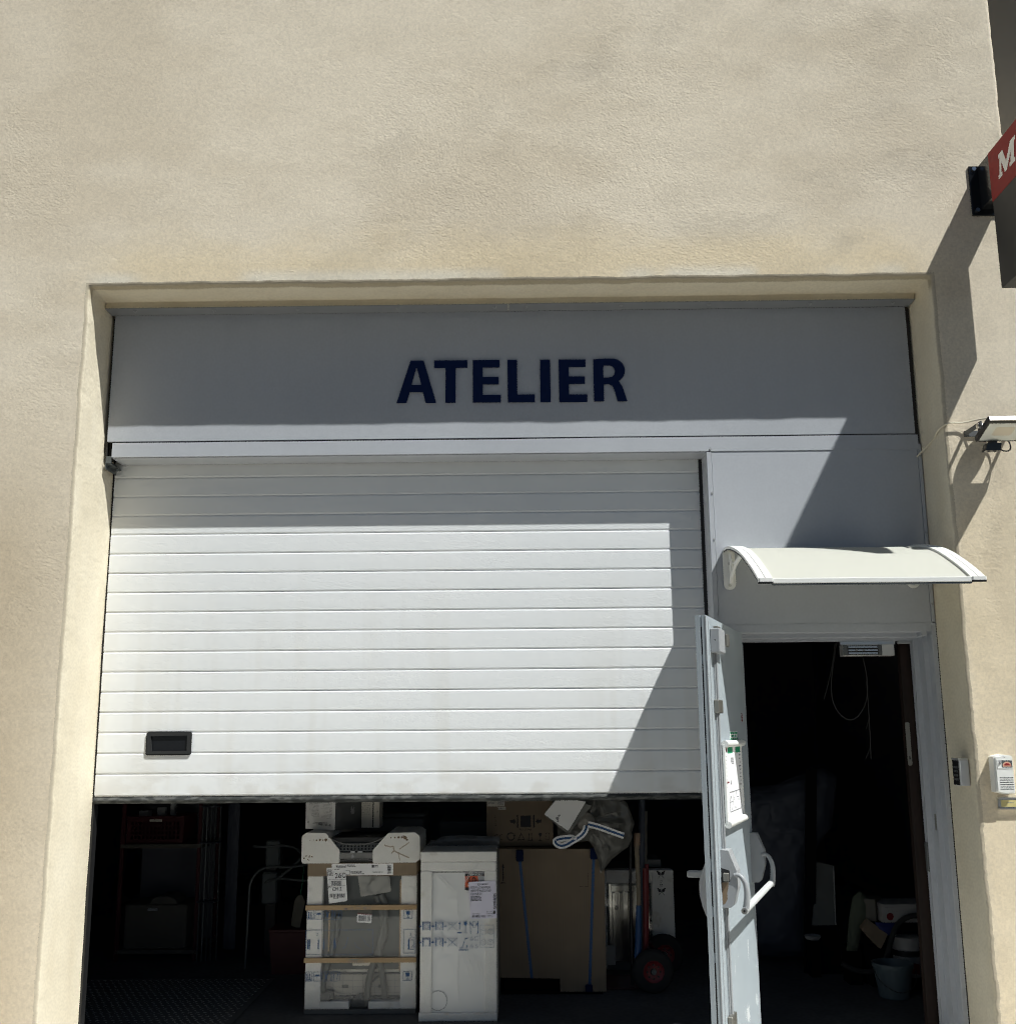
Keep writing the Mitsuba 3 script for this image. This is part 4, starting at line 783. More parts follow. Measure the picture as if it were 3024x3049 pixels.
put('print', cat_(text_front('INDESIT', wu(.795), wv(.202), wy-.0032, .0075), text_front('BTW L6240 FR/N', wu(.658), wv(.223), wy-.0032, .0115, squeeze=.84), text_front('859991653700/', wu(.658), wv(.243), wy-.0032, .0115, squeeze=.92), text_front('F165370', wu(.658), wv(.262), wy-.0032, .0115, squeeze=.92),
    front(unary_union([Point(wu(.765), wv(.198)).buffer(.007).difference(Point(wu(.765), wv(.198)).buffer(.005)), fine_text(wu(.66), wu(.82), wv(.268), wv(.302), .0075, 41), barcode(wu(.675), wu(.79), wv(.395), wv(.382), 43), barcode(wu(.80), wu(.855), wv(.395), wv(.382), 44), barcode(wu(.955), wu(.992), wv(.345), wv(.25), 45, False), fine_text(wu(.68), wu(.78), wv(.372), wv(.378), .005, 46), fine_text(wu(.875), wu(.97), wv(.385), wv(.397), .006, 47), outline(wu(.87), wu(.95), wv(.375), wv(.358), .0015), rect(wu(.957), wu(.98), wv(.375), wv(.356))]), wy-.0032)), 'm_ink', ML)
# blue handling symbols
A, Bp = [], []
def arrow(cx, cz, s, d): return Polygon([(cx - d*s, cz - s*1.2), (cx + d*s, cz), (cx - d*s, cz + s*1.2)]).union(rect(cx-d*s*2.0, cx-d*s, cz-s*.35, cz+s*.35))
for (uc, vc, kind) in ((.083, .446, 0), (.252, .446, 1), (.083, .541, 2), (.252, .541, 3)):
    cx, cz = wu(uc), wv(vc)
    A += [lines([(cx-.020, cz-.022), (cx-.020, cz+.022)], [(cx+.020, cz-.022), (cx+.020, cz+.022)], w=.0045), arrow(cx-.031, cz, .0055, 1), arrow(cx+.031, cz, .0055, -1)]
    Bp += [outline(cx-.016, cx+.016, cz-.020, cz+.020, .0015), rect(cx-.014, cx+.014, cz+.014, cz+.018)]
    if kind in (0, 1): Bp.append(Point(cx, cz-.002).buffer(.011).difference(Point(cx, cz-.002).buffer(.009)))
    if kind == 3: A.append(lines([(cx+.004, cz-.014), (cx+.004, cz+.004), (cx+.008, cz+.009), (cx+.012, cz+.004), (cx+.012, cz-.016)], w=.0025))
for (uc, vc, big) in ((.42, .446, 1), (.42, .541, 0)):
    cx, cz = wu(uc), wv(vc); hw = .026
    Bp += [outline(cx-.020, cx+.024, cz-.018, cz+.018, .0012), lines([(cx-.02, cz+.010), (cx+.024, cz+.010)], [(cx, cz-.018), (cx, cz+.018)], w=.001)]
    (Bp if big else A).append(lines([(cx-hw, cz-.022), (cx+hw, cz+.022)], [(cx-hw, cz+.022), (cx+hw, cz-.022)], w=.0026))
cx, cz = wu(.515), wv(.452); A += [lines([(cx, cz-.016), (cx, cz+.020)], w=.004), Polygon([(cx-.006, cz+.016), (cx+.006, cz+.016), (cx, cz+.031)]), rect(cx-.013, cx+.013, cz-.032, cz-.026)]
cx = wu(.592); A += [Polygon([(cx-.0085, cz+.030), (cx+.0085, cz+.030), (cx+.0085, cz+.014), (cx, cz+.004), (cx-.0085, cz+.014)]), lines([(cx, cz+.006), (cx, cz-.030)], w=.003), lines([(cx-.010, cz-.031), (cx+.010, cz-.031)], w=.003)]
cx = wu(.705); A += [lines([(cx-.022, cz+.030), (cx-.020, cz-.034), (cx-.016, cz-.034)], [(cx+.022, cz+.030), (cx+.020, cz-.034), (cx+.016, cz-.034)], w=.004), lines([(cx-.02, cz+.020), (cx-.009, cz+.008)], [(cx+.02, cz+.020), (cx+.009, cz+.008)], w=.005), outline(cx-.008, cx+.008, cz-.002, cz+.030, .002)]
cx, cz = wu(.575), wv(.553); A += [lines([(cx-.026, cz-.020), (cx-.012, cz-.018), (cx+.006, cz+.028), (cx+.022, cz+.034)], w=.004), Point(cx+.014, cz-.012).buffer(.006), rect(cx-.030, cx+.024, cz-.033, cz-.027)]
for i, (u, v) in enumerate(((.672, .518), (.735, .518), (.672, .562), (.735, .562))):
    cx, cz = wu(u), wv(v)
    Bp.append(Polygon([(cx-.010, cz-.008), (cx+.010, cz-.008), (cx, cz+.011)]).difference(Polygon([(cx-.006, cz-.0055), (cx+.006, cz-.0055), (cx, cz+.0065)])) if i != 1 else outline(cx-.010, cx+.010, cz-.008, cz+.010, .002))
    Bp.append(rect(cx-.009, cx+.009, cz-.0135, cz-.011))
Bp.append(outline(wu(.782), wu(.962), wv(.575), wv(.440), .002))
for (u, v) in ((.825, .478), (.915, .478), (.825, .540), (.915, .540)):
    cx, cz = wu(u), wv(v); Bp += [lines([(cx-.012, cz-.012), (cx-.012, cz+.008), (cx, cz+.014), (cx+.013, cz+.008), (cx+.013, cz-.012), (cx, cz-.018), (cx-.012, cz-.012)], [(cx, cz-.018), (cx, cz+.002), (cx-.012, cz+.008)], [(cx, cz+.002), (cx+.013, cz+.008)], w=.0018)]
put('pictogram', front(unary_union(A), wy-.0022), 'm_blueink', WM, label='dark blue handling symbols printed on the film')
put('pictogram', sep(front(unary_union(Bp), wy-.0016), *[text_front('MAX. 1000 kg', wu(u), wv(v), wy-.0016, .0068, False, .74) for u, v in ((.022, .425), (.19, .425), (.022, .519), (.19, .519))]), 'm_paleblueink', WM, label='pale blue outlines printed on the film')

# ------------------------------------------------------------------ big cardboard sheet carton with blue straps
BC = thing('strapped_carton', 'tall plain brown carton with two blue straps, right of the wrapped washing machine', 'carton')
cy = 1.50
cp = Polygon([(2.10, .102), (2.475, .095), (2.475, .020), (2.752, .020), (2.757, .847), (2.10, .852)])
put('box', place(extr(cp, .50), frame((0, cy+.50, 0), (1, 0, 0), (0, 0, 1), (0, -1, 0))), 'm_card', BC)
put('pallet', bx(2.12, 2.73, cy+.03, cy+.48, 0, .019), 'm_void', BC)
put('skid', bx(2.14, 2.46, cy+.06, cy+.48, .0195, .09), 'm_void', BC)
put('crease', front(unary_union([lines([(2.655, .63), (2.655, .705)], [(2.60, .628), (2.655, .628)], w=.002)]), cy-.0004), 'm_darktimber', BC)
put('arrow_mark', front(unary_union([lines([(2.135, .66), (2.135, .745)], w=.006), Polygon([(2.127, .74), (2.143, .74), (2.135, .765)]), rect(2.12, 2.15, .648, .654)]), cy-.0005), 'm_ink', BC)
for xa, za, xb, zb_ in ((2.238, .79, 2.304, .098), (2.692, .80, 2.650, .03)):
    d = np.array([xb-xa, zb_-za]); n_ = np.array([-d[1], d[0]])/np.linalg.norm(d)*.0085
    SK = put('strap', front(Polygon([(xa+n_[0], za+n_[1]), (xb+n_[0], zb_+n_[1]), (xb-n_[0], zb_-n_[1]), (xa-n_[0], za-n_[1])]), cy-.0008, .0016), 'm_blue', BC)
    put('buckle', cat_(bx(xa-.022, xa+.022, cy-.020, cy-.001, za-.012, za+.056, .004), bx(xa-.019, xa+.019, cy-.026, cy-.0205, za+.004, za+.016), bx(xa-.019, xa+.019, cy-.026, cy-.0205, za+.030, za+.042)), 'm_navy', SK)
put('buckle', bx(2.625, 2.668, cy-.022, cy-.001, .021, .062, .004), 'm_navy', BC)

# printed carton on top
PC = thing('printed_carton', 'brown carton printed with black clamp arrows, lying on the strapped carton', 'carton')
py_ = 1.60
put('box', bx(2.030, 2.448, py_, py_+.42, .857, 1.40, .002), 'm_card', PC)
ar = [rect(2.245, 2.310, .972, 1.042), rect(2.222, 2.231, .968, 1.046), rect(2.324, 2.333, .968, 1.046),
      Polygon([(2.180, .998), (2.200, .998), (2.200, .988), (2.217, 1.007), (2.200, 1.026), (2.200, 1.016), (2.180, 1.016)]),
      Polygon([(2.376, .998), (2.356, .998), (2.356, .988), (2.339, 1.007), (2.356, 1.026), (2.356, 1.016), (2.376, 1.016)])]
cx, cz = 2.183, .915
ar += [Point(cx, cz).buffer(.026).difference(Point(cx, cz).buffer(.018)).difference(Polygon([(cx, cz), (cx+.03, cz+.012), (cx+.03, cz+.03)])), Polygon([(cx+.012, cz+.004), (cx+.030, cz+.004), (cx+.024, cz+.020)])]
cx = 2.248; ar += [Polygon([(cx-.024, .893), (cx+.024, .893), (cx, .938)]).difference(Polygon([(cx-.016, .898), (cx+.016, .898), (cx, .928)]))]
ar += [lines([(2.297, .895), (2.297, .935)], [(2.313, .895), (2.313, .935)], [(2.288, .892), (2.322, .892)], w=.004)]
ar += [lines([(2.368, .892), (2.368, .918)], [(2.358, .890), (2.378, .890)], w=.003), Polygon([(2.357, .936), (2.379, .936), (2.374, .916), (2.362, .916)])]
ar += [outline(2.40, 2.425, .895, .936, .002)]
for x in (2.098, 2.128): ar.append(Point(x, .912).buffer(.018).difference(Point(x, .912).buffer(.014)).difference(rect(x+.004, x+.03, .88, .94)))
ar += [rect(2.108, 2.122, .910, .914)]
put('print', cat_(front(unary_union(ar), py_-.0004), text_front('MAX. 1000kg', 2.235, .953, py_-.0004, .010, True, .85), text_front('5', 2.078, 1.030, py_-.0004, .016, False), text_front('4', 2.078, 1.005, py_-.0004, .016, False), text_front('1', 2.080, .980, py_-.0004, .016, False)), 'm_ink', PC)
PL = put('carton_label', cat_(front(rect(2.035, 2.145, 1.100, 1.16), py_-.0004), front(rect(2.105, 2.152, 1.078, 1.096), py_-.0012)), 'm_offwhite', PC)
put('print', front(unary_union([fine_text(2.042, 2.10, 1.125, 1.105, .007, 51), barcode(2.105, 2.14, 1.106, 1.13, 52), barcode(2.110, 2.147, 1.082, 1.092, 53)]), py_-.002), 'm_greyink', PL)

# ------------------------------------------------------------------ clear sack, paper, striped straps
BGK = thing('plastic_sack', 'translucent grey plastic sack slumped over the corner of the strapped carton', 'sack')
bagp = Polygon([(2.45, 1.19), (2.62, 1.20), (2.80, 1.215), (2.905, 1.12), (2.945, 1.00), (2.925, .95), (2.932, .925), (2.902, .862), (2.86, .835), (2.80, .79), (2.728, .705), (2.715, .80), (2.69, .86), (2.66, .90), (2.60, .895), (2.52, .905), (2.47, .89), (2.47, 1.0)])
put('body', puff(bagp, 1.46, .065, .013, .060, 12, 6.0, .05), 'm_bag', BGK, smooth=20)
fold = []
for a0, a1, rr_ in (((2.66, 1.03), (2.90, 1.09), .006), ((2.66, 1.02), (2.93, .99), .005), ((2.655, 1.00), (2.88, .88), .006), ((2.65, .99), (2.78, .80), .005), ((2.64, .99), (2.70, .86), .004), ((2.70, 1.18), (2.655, 1.05), .005)):
    fold.append(tube(curve([(a0[0], 1.372, a0[1]), ((a0[0]+a1[0])/2+.012, 1.362, (a0[1]+a1[1])/2+.010), (a1[0], 1.385, a1[1])], 14), np.r_[np.linspace(.002, rr_, 7), np.linspace(rr_, .001, 7)], 6))
put('fold', sep(fold), 'm_bag', BGK, smooth=40)
put('neck', puff(Point(2.640, 1.022).buffer(.055), 1.36, .03, .010, .016, 4, 22), bsdf('m_neck', (0.24, 0.225, 0.20), .35, bump=B_CR), BGK, smooth=60, label='gathered pale neck of the sack')
PS = thing('paper_sheet', 'square white paper in a clear sleeve, set cornerwise in front of the sack', 'paper')
def tiltsq(pts, y): return front(Polygon(pts), y, .0012)
put('sheet', tiltsq([(2.388, 1.070), (2.470, 1.168), (2.640, 1.142), (2.530, .972)], 1.325), 'm_paper', PS)
put('print', front(unary_union([Point(2.466, 1.045).buffer(.010, quad_segs=2), Point(2.478, 1.062).buffer(.007, quad_segs=2), Point(2.47, 1.03).buffer(.006, quad_segs=2)]), 1.3234), 'm_greyink', PS)
put('sleeve', tiltsq([(2.392, 1.062), (2.48, 1.18), (2.675, 1.118), (2.532, .952)], 1.331), 'm_bag', PS)
def ribbon(pts, y_, w):                  # pts in (x, z); flat band with a blue middle stripe
    c = curve([(x, y_ - .01*math.sin(2.2*i), z) for i, (x, z) in enumerate(pts)], 40)
    t = np.gradient(c, axis=0); t /= np.linalg.norm(t, axis=1, keepdims=True)
    n_ = np.c_[-t[:, 2], t[:, 1]*0, t[:, 0]]; n_ /= np.linalg.norm(n_, axis=1, keepdims=True)
    def band(a, b, off):
        rows = [c + n_*a - [0, off, 0], c + n_*b - [0, off, 0], c + n_*b + [0, .001-off, 0], c + n_*a + [0, .001-off, 0]]
        v = np.concatenate(rows); m = len(c); f = []
        for k in range(4):
            l = (k+1) % 4
            for i in range(m-1): f += [(k*m+i, k*m+i+1, l*m+i+1), (k*m+i, l*m+i+1, l*m+i)]
        return trimesh.Trimesh(v, f, process=False)
    return band(-w/2, w/2, 0), band(-w*.17, w*.17, .0012)
for lab, pts in (('white strap with a blue stripe, pointing right from the neck of the sack', [(2.648, 1.012), (2.70, 1.000), (2.78, .972), (2.862, .944)]),
                 ('looped white strap with a blue stripe, hanging left below the neck of the sack', [(2.640, 1.005), (2.610, .950), (2.550, .912), (2.470, .893), (2.452, .910), (2.50, .930), (2.565, .937)])):
    SP_ = thing('striped_strap', lab, 'strap', 'striped straps at the neck of the sack')
    a_, b_ = ribbon(pts, 1.300, .036)
    put('band', a_, 'm_paper', SP_); put('stripe', b_, 'm_blue', SP_)

# ------------------------------------------------------------------ hand truck
HT = thing('hand_truck', 'red hand truck with two black pneumatic tyres, standing by the strapped carton', 'hand truck')
put('upright', tube([(3.000, 1.64, .03), (3.015, 1.64, .45), (3.020, 1.64, .715)], .0135, 14), 'm_red', HT, smooth=40)
put('upright', tube([(3.022, 1.70, .12), (3.034, 1.70, .45), (3.040, 1.70, .73)], .012, 14), 'm_red', HT, smooth=40)
put('upright', tube([(2.955, 1.62, .01), (2.958, 1.62, .12), (2.962, 1.62, .20)], .013, 12), 'm_darkred', HT, smooth=40)
put('foot_plate', bx(2.70, 2.965, 1.62, 1.98, .004, .010), 'm_darkred', HT)
put('axle', cyl((3.036, 1.50, .130), (3.130, 2.03, .130), .010), 'm_dullsteel', HT)
put('brace', sep(tube([(3.02, 1.64, .25), (3.05, 1.60, .14)], .010, 8), tube([(3.04, 1.70, .26), (3.12, 1.95, .14)], .010, 8)), 'm_darkred', HT)
def wheel(cx, cyy, cz, yaw):
    c, s = math.cos(yaw), math.sin(yaw)
    M = frame((cx, cyy, cz), (c, s, 0), (0, 0, 1), (s, -c, 0))      # local z towards the street
    tyre = lathe([(.062, -.030), (.085, -.036), (.110, -.033), (.124, -.020), (.1275, 0), (.124, .020), (.110, .033), (.085, .036), (.062, .030), (.062, -.030)], 40)
    W = put('wheel', place(tyre, M), 'm_rubber', HT, smooth=40)
    rim = lathe([(.050, .018), (.062, .024), (.066, .030), (.062, .033), (.050, .026), (.036, .022), (.020, .022), (.020, .016), (.050, .016)], 36)
    holes = [place(cyl((.040*math.cos(t), .040*math.sin(t), .0268), (.040*math.cos(t), .040*math.sin(t), .0275), .0060, 10), M) for t in np.arange(8)*math.pi/4]
    put('rim', place(rim, M), 'm_red', W, smooth=40)
    put('rim_hole', cat_(holes), 'm_black', W)
    put('hub', place(cat_(cyl((0, 0, .015), (0, 0, .036), .016, 18), cyl((0, 0, .036), (0, 0, .040), .009, 6)), M), 'm_galv', W)
wheel(3.036, 1.527, .130, 0.10); wheel(3.168, 1.997, .130, 0.10)
PO = thing('wrapped_pole', 'wooden pole with blue tape on its lower half, leaning beside the red hand truck', 'pole')
put('shaft', tube(curve([(2.962, 1.56, .42), (2.968, 1.56, .60), (2.966, 1.565, .76), (2.968, 1.57, .93)], 20), np.linspace(.0125, .016, 20), 10), bsdf('m_greywood', (.21, .175, .125), .8), PO, smooth=40)
put('tape', tube(curve([(2.948, 1.555, .20), (2.955, 1.555, .28), (2.962, 1.556, .42), (2.965, 1.558, .505)], 20), np.linspace(.021, .0165, 20), 9), 'm_blue', PO, smooth=40)
put('tape_tail', puff(Polygon([(2.93, .215), (2.955, .225), (2.985, .195), (3.000, .175), (2.965, .160), (2.935, .175)]), 1.535, .015, .008, .006, 3, 20), 'm_blue', PO, smooth=60)
put('tip', tube([(2.968, 1.57, .86), (2.970, 1.57, .935)], .019, 10), bsdf('m_skinwood', (.26, .17, .115), .7), PO)
P3 = thing('bundled_poles', 'dark poles bundled upright behind the wooden pole', 'pole')
put('pole', tube([(3.00, 1.74, .05), (3.010, 1.75, .6), (3.03, 1.76, 1.25)], .022, 10), 'm_tarp', P3, smooth=40)
put('pole', tube([(3.035, 1.76, .70), (3.045, 1.77, .98), (3.05, 1.78, 1.05)], .015, 10), 'm_beigebox', P3, smooth=40)
put('pole', tube([(2.925, 1.66, .02), (2.930, 1.67, .6), (2.945, 1.68, .98)], .010, 8), 'm_black', P3, smooth=40)

# ------------------------------------------------------------------ film wrapped machine behind the hand truck
SM = thing('steel_backed_appliance', 'film wrapped appliance with a shiny ribbed steel back in white foam, behind the hand truck', 'packed appliance')
sy = 2.10
put('foam_frame', cat_(bx(3.115, 3.262, sy, sy+.10, .02, .645, .004), bx(2.72, 2.812, sy+.001, sy+.10, .02, .64, .004), bx(2.813, 3.114, sy+.001, sy+.10, .56, .644, .003)), 'm_eps', SM)
put('body', bx(2.73, 3.25, sy+.06, sy+.60, 0.0, .63), 'm_panelgrey', SM)
put('steel_back', cat_(bx(2.83, 3.10, sy+.03, sy+.055, .06, .555, .003), *[bx(x, x+.022, sy+.012, sy+.0295, .07, .50, .004) for x in (2.85, 2.90, 2.955, 3.02, 3.065)], bx(2.845, 3.09, sy+.010, sy+.0295, .505, .548, .003)), bsdf('m_mirrorsteel', (.50, .49, .45), .16, metallic=1.0), SM)
put('boss', cat_(cyl((3.045, sy+.012, .41), (3.045, sy+.004, .41), .013), cyl((3.048, sy+.012, .29), (3.048, sy+.004, .29), .013), cyl((2.878, sy+.012, .40), (2.878, sy+.004, .40), .013)), 'm_dullsteel', SM)
mk = []
for cz in (.618, .508):
    for s in (-1, 1):
        mk += [affinity.rotate(Point(3.180+s*.012, cz+.004).buffer(.010, quad_segs=4), 0), Polygon([(3.180+s*.024, cz+.024), (3.180+s*.030, cz+.016), (3.180+s*.006, cz-.006), (3.180+s*.002, cz+.002)])]
        mk.append(lines([(3.180+s*.020, cz-.026), (3.180-s*.004, cz)], w=.003))
put('print', cat_(front(unary_union(mk), sy-.0006), front(unary_union([outline(3.172, 3.186, .565, .578, .002), outline(3.172, 3.188, .540, .554, .002)]), sy-.0006)), 'm_ink', SM)
put('film', bx(2.715, 3.115, sy-.012, sy-.0113, .05, .60), 'm_film', SM)
put('corner_board', bx(2.725, 2.86, sy-.030, sy-.014, .05, .17), bsdf('m_frost', (.40, .41, .40), .4), SM)
LT = thing('dark_slab', 'small dark slab lying on the steel backed appliance', 'box')
put('body', bx(3.03, 3.20, sy+.12, sy+.40, .6455, .70, .004), 'm_darkgrey', LT)

# ------------------------------------------------------------------ dark left half: tread plate, shelving, crate, tubes
TP = thing('tread_plate', 'dark steel tread plate lying on the floor at lower left', 'steel plate')
put('sheet', (np.array([(-.95, .60, .006), (.665, .60, .006), (.650, 1.95, .006), (-.95, 1.95, .006)]), np.array([(0, 1, 2, 3)])), bsdf('m_treadbase', (.12, .125, .13), .42, metallic=.3), TP)
td = []
for j in range(34):
    for i in range(38):
        x, y = -.92 + .042*i + (.021 if j % 2 else 0), .62 + .039*j
        if x > .63: continue
        a_ = math.pi/4 if j % 2 else -math.pi/4
        c, s = math.cos(a_), math.sin(a_)
        q = np.array([(-.015, 0, 0), (0, -.0042, 0), (.015, 0, 0), (0, .0042, 0), (0, 0, .0028)]); q = np.c_[q[:, 0]*c-q[:, 1]*s+x, q[:, 0]*s+q[:, 1]*c+y, q[:, 2]+.0061]
        td.append(trimesh.Trimesh(q, [(0, 1, 4), (1, 2, 4), (2, 3, 4), (3, 0, 4)], process=False))
put('tread', trimesh.util.concatenate(td), bsdf('m_tread_glint', (.62, .63, .63), .3, metallic=.5), TP, kind='stuff')  # paler than the sheet, highlights of the steel put into the colour
SH = thing('shelf_unit', 'red framed shelf unit in the dark at the left side of the workshop', 'shelf')
gy = 2.50
for x in (-.60, -.047):
    for y in (gy, gy+.45): put('upright', bx(x-.012, x+.012, y-.012, y+.012, 0, 1.75), 'm_darkred', SH)
put('shelf_board', bx(-.61, -.035, gy-.013, gy+.47, .765, .792), 'm_beigebox', SH)
put('shelf_board', bx(-.61, -.035, gy-.012, gy+.47, .050, .075), 'm_beigebox', SH)
put('shelf_board', bx(-.61, -.035, gy-.012, gy+.47, 1.40, 1.425), 'm_beigebox', SH)
put('backing_board', bx(-.60, -.05, gy+.40, gy+.41, .08, 1.40), 'm_room', SH)
CR = thing('red_crate', 'dark red plastic crate with a lattice side on the shelf at left', 'crate')
cx0, cx1, cz0, cz1 = -.585, -.175, .7925, .985
lat = rect(cx0, cx1, cz0, cz1)
for i in range(13):
    for j in range(4): lat = lat.difference(rect(cx0+.030+.0275*i, cx0+.049+.0275*i, cz0+.03+.033*j, cz0+.054+.033*j))
put('lattice_panel', front(lat, gy+.03, .006), 'm_darkred', CR)
put('shell', cat_(bx(cx0, cx0+.006, gy+.031, gy+.33, cz0, cz1), bx(cx1-.006, cx1, gy+.031, gy+.33, cz0, cz1), bx(cx0+.0065, cx1-.0065, gy+.324, gy+.33, cz0, cz1), bx(cx0+.0065, cx1-.0065, gy+.031, gy+.323, cz0, cz0+.004)), 'm_darkred', CR)
put('rim', bx(cx0-.004, cx1+.004, gy+.014, gy+.0235, cz1-.02, cz1, .002), 'm_darkred', CR)
put('handle_hole', front(rrect(-.42, -.33, .945, .963, .007), gy+.0135, .0005), 'm_offwhite', CR)
CI = thing('small_parts', 'small pale parts sticking out of the red crate', 'parts')
put('piece', sep(bx(-.40, -.34, gy+.10, gy+.14, .98, 1.04, .004), bx(-.31, -.28, gy+.12, gy+.16, .98, 1.10), bx(-.53, -.47, gy+.10, gy+.2, .97, 1.015)), 'm_greyplastic', CI)
BB = thing('beige_case', 'beige case with a rounded lid on the lower shelf at left', 'case')
put('body', bx(-.565, -.125, gy+.02, gy+.36, .0755, .375, .008), 'm_beigebox', BB)
lid = Polygon([(-.40, .3755), (-.20, .3755), (-.22, .41), (-.27, .428), (-.33, .428), (-.38, .41)])
put('lid', place(extr(lid, .24), frame((0, gy+.28, 0), (1, 0, 0), (0, 0, 1), (0, -1, 0))), 'm_beigebox', BB)
put('knob', front(rrect(-.40, -.33, .335, .350, .006), gy+.0195, .006), 'm_greyplastic', BB)
TS = thing('trim_bundle', 'bundle of thin grey profiles standing upright right of the shelf unit', 'profile')
for i, x in enumerate((-.020, .004, .028, .052, .085)):
    put('profile', tube([(x+.02*i*.2, 2.46+.012*i, 0.0), (x, 2.47+.012*i, 1.5)], .0055, 6), 'm_galv', TS)
put('tie', sep(*[bx(-.032, .10, 2.43, 2.535, z, z+.006) for z in (.40, .80, 1.05)]), 'm_tarp', TS)
HS = thing('dark_sheet', 'dark sheet hanging beside the thin profiles', 'sheet')
put('cloth', puff(rect(.115, .20, .05, 1.5), 2.62, .02, .03, .02, 15, 5), 'm_tarp', HS, smooth=60)
TR = thing('tubular_trolley', 'pale tubular trolley frame in the dark, left of the packed dishwasher', 'trolley')
ty = 2.15
for k, p in enumerate(([(.41, ty, .52), (.43, ty, .60), (.50, ty, .665), (.60, ty, .672), (.72, ty, .676), (.86, ty, .70)], [(.40, ty+.1, .80), (.55, ty+.1, .80), (.66, ty+.1, .795), (.735, ty+.08, .755), (.755, ty+.06, .70)], [(.50, ty+.05, .555), (.55, ty+.04, .585), (.66, ty+.03, .59), (.86, ty+.03, .60)], [(.60, ty+.02, .60), (.68, ty+.02, .66), (.85, ty+.02, .86)])):
    put('tube', tube(curve(p, 30), .0085, 8), 'm_galv', TR, smooth=40)
put('leg', sep(tube([(.41, ty, .52), (.40, ty, .02)], .0085, 8), tube([(.84, ty+.02, .60), (.86, ty+.02, .02)], .0085, 8)), 'm_galv', TR)
TG = thing('hanging_tag', 'pale card tag hanging from the tubular trolley', 'tag')
put('card', front(Polygon([(.705, .300), (.765, .275), (.795, .45), (.775, .495), (.745, .49), (.725, .46)]), ty-.03, .001), bsdf('m_tagcard', (.13, .125, .10), .8), TG)
put('string', tube([(.762, ty-.03, .488), (.772, ty-.02, .57), (.775, ty, .672)], .002, 5), 'm_green', TG)
GP = thing('grey_wall_box', 'narrow grey box standing upright behind the tubular trolley', 'box')
put('body', cat_(bx(.395, .50, 2.62, 2.76, .62, .80, .01), bx(.38, .49, 2.60, 2.76, .36, .58, .01)), bsdf('m_slate', (.10, .12, .125), .5), GP)
put('stand', bx(.40, .47, 2.66, 2.74, 0, .80), 'm_black', GP)
RB = thing('dark_red_bin', 'dark red bin on the floor, left of the packed dishwasher', 'bin')
put('body', trimesh.convex.convex_hull(np.array([(x, y, z) for z, g in ((0.0, .02), (.265, 0)) for x in (.575+g, .90-g) for y in (2.06+g, 2.40-g)])), 'm_darkred', RB)
put('rim', bx(.570, .905, 2.055, 2.405, .2655, .285, .004), 'm_darkred', RB)

# ------------------------------------------------------------------ behind the entrance doorway
INNER = False
WD = thing('wooden_post', 'dark brown wooden post with a long metal lock plate, just inside the doorway', 'post')
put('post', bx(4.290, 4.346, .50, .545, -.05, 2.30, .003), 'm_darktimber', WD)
put('lock_plate', front(rrect(4.288, 4.311, 1.37, 1.595, .009), .4995, .0015), 'm_dullsteel', WD)
put('latch_hole', front(rrect(4.296, 4.303, 1.40, 1.416, .003), .4975, .0006), 'm_black', WD)
INNER = True
TPL = thing('blue_tarpaulin', 'dark blue tarpaulin draped over stored goods behind the doorway', 'tarpaulin')
put('sheet', puff(Polygon([(3.70, .05), (3.74, .80), (3.70, 1.08), (3.80, 1.17), (4.02, 1.185), (4.15, 1.235), (4.36, 1.30), (4.46, 1.24), (4.40, .90), (4.22, .70), (4.18, .05)]), 2.30, .10, .025, .05, 22, 4.0, .06), 'm_tarp', TPL, smooth=60)
DPO = thing('dark_post', 'dark leaning plank in front of the blue tarpaulin', 'plank')
put('plank', place(bx(-.035, .035, -.012, .012, 0, 1.3), frame((4.12, 2.05, 0.0), (1, 0, 0), (0, 1, 0), (.075, .02, 1))), 'm_void', DPO)
LPN = thing('leaning_panel', 'grey white board leaning upright behind the doorway', 'board')
put('board', trimesh.convex.convex_hull(np.array([(4.15, 2.02, .30), (4.30, 2.02, .30), (4.222, 2.10, .690), (4.332, 2.10, .665), (4.15, 2.04, .30), (4.30, 2.04, .30), (4.222, 2.12, .690), (4.332, 2.12, .665)])), bsdf('m_board', (.10, .108, .105), .7), LPN)
put('edge', tube([(4.300, 2.016, .302), (4.333, 2.096, .664)], .004, 6), 'm_dimwhite', LPN)
put('support', bx(4.14, 4.32, 2.02, 2.2, 0, .299), 'm_void', LPN)
BU = thing('grey_bucket', 'grey blue plastic bucket on the floor just inside the doorway', 'bucket')
BM = frame((4.447, 1.42, 0), (1, 0, 0), (0, 1, 0), (0, 0, 1))
put('body', place(lathe([(0, .004), (.082, .002), (.086, .006), (.112, .170), (.118, .172), (.119, .196), (.113, .197), (.107, .190), (.083, .012), (0, .010)], 36), BM), 'm_bucket', BU, smooth=35)
put('handle', tube(curve([(4.335, 1.40, .175), (4.36, 1.315, .09), (4.447, 1.285, .055), (4.53, 1.315, .09), (4.56, 1.40, .175)], 30), .0022, 6), 'm_dimwire', BU)
PT_ = thing('paint_pail', 'white paint pail with a dirty label, behind the grey blue bucket', 'pail')
PM = frame((4.625, 1.66, 0), (1, 0, 0), (0, 1, 0), (0, 0, 1))
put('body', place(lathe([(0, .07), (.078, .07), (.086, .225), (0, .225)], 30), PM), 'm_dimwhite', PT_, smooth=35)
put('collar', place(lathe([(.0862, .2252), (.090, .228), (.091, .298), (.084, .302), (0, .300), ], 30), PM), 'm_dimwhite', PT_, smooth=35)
put('dark_band', place(lathe([(.0872, .190), (.0885, .224), (.0868, .224), (.0865, .190)], 30), PM), 'm_black', PT_)
put('label', front(Polygon([(4.60, .10), (4.66, .09), (4.665, .15), (4.63, .155), (4.61, .14)]), 1.572, .0006), 'm_red', PT_)
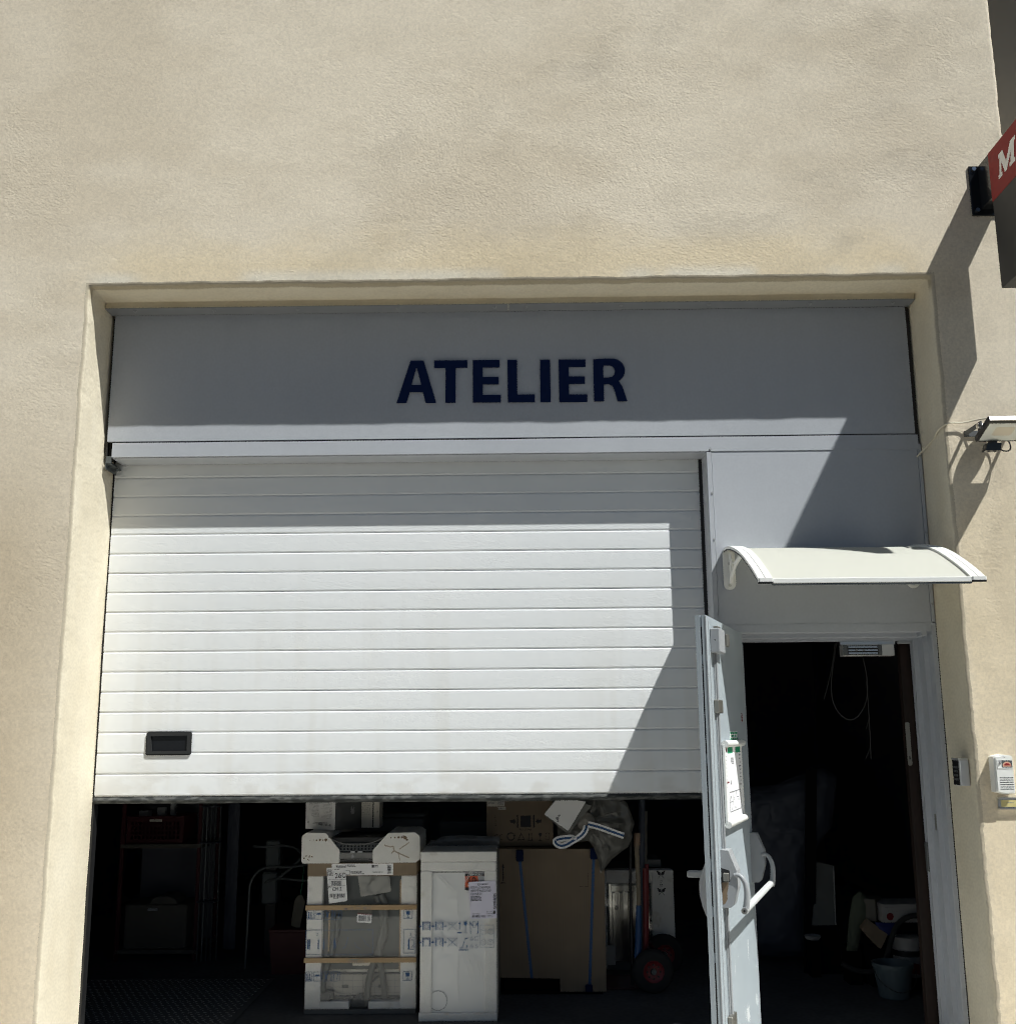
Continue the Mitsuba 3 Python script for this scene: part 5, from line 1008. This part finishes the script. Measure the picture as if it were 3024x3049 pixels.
put('base', bx(4.54, 4.71, 1.58, 1.75, 0, .0695), 'm_void', PT_)
WB = thing('white_product_box', 'white carton with a red round mark in the clutter behind the doorway', 'box')
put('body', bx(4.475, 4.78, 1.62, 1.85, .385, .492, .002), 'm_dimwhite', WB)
put('support', bx(4.48, 4.78, 1.70, 1.95, 0, .384), 'm_void', WB)
put('round_mark', front(Point(4.522, .420).buffer(.022), 1.6194), 'm_red', WB)
put('print', front(unary_union([rect(4.492, 4.512, .470, .478), fine_text(4.515, 4.56, .475, .466, .007, 3), fine_text(4.50, 4.70, .455, .446, .007, 4)]), 1.6194), 'm_greyink', WB)
SB = thing('turned_carton', 'dull white carton turned sideways, left of the white carton with the red mark', 'box')
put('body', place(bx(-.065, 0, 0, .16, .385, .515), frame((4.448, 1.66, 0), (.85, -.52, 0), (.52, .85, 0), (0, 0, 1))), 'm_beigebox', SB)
put('support', bx(4.39, 4.46, 1.74, 1.84, 0, .384), 'm_void', SB)
CB = thing('open_carton', 'small brown carton lying tilted in the clutter behind the doorway', 'carton')
put('body', trimesh.convex.convex_hull(np.array([(4.345, 1.62, .345), (4.392, 1.64, .400), (4.500, 1.62, .315), (4.445, 1.60, .232), (4.36, 1.80, .345), (4.41, 1.82, .400), (4.52, 1.80, .315), (4.46, 1.78, .232)])), 'm_card', CB)
put('support', bx(4.40, 4.50, 1.66, 1.78, 0, .23), 'm_void', CB)
HO = thing('black_hose', 'black hose curving over the clutter behind the doorway', 'hose')
scene[HO] = mikit.ply(to_world=INSIDE, mesh=tube(curve([(4.72, 1.56, .43), (4.62, 1.56, .43), (4.55, 1.56, .39), (4.50, 1.56, .30), (4.47, 1.58, .20), (4.42, 1.60, .12), (4.33, 1.62, .10), (4.22, 1.66, .14)], 50), .016, 10), bsdf='m_rubber', smooth=40)
SK_ = thing('canvas_sack', 'dull green canvas sack slumped left of the cartons behind the doorway', 'sack')
put('body', puff(Polygon([(4.27, .20), (4.30, .40), (4.33, .52), (4.38, .56), (4.44, .50), (4.43, .40), (4.38, .34), (4.34, .20)]), 1.72, .05, .016, .02, 31, 9), bsdf('m_canvas', (.07, .085, .06), .8), SK_, smooth=60)
put('base', bx(4.28, 4.36, 1.72, 1.85, 0, .22), 'm_void', SK_)
BK = thing('blue_cloth', 'dark blue cloth under the white carton with the red mark', 'cloth')
put('cloth', puff(Polygon([(4.43, .385), (4.55, .38), (4.54, .33), (4.50, .30), (4.45, .34)]), 1.63, .02, .012, .02, 33, 12), bsdf('m_royal', (.01, .02, .12), .6), BK, smooth=60)
WS = thing('white_dish', 'small white rounded plastic part lying left of the bucket, deep in the doorway', 'dish')
put('bowl', place(lathe([(0, .22), (.04, .225), (.055, .245), (.05, .250), (.036, .235), (0, .230)], 24), frame((4.13, 1.96, 0), (1, 0, 0), (0, 1, 0), (0, 0, 1))), 'm_dimwhite', WS, smooth=40)
put('support', bx(4.10, 4.16, 1.92, 2.0, 0, .219), 'm_void', WS)
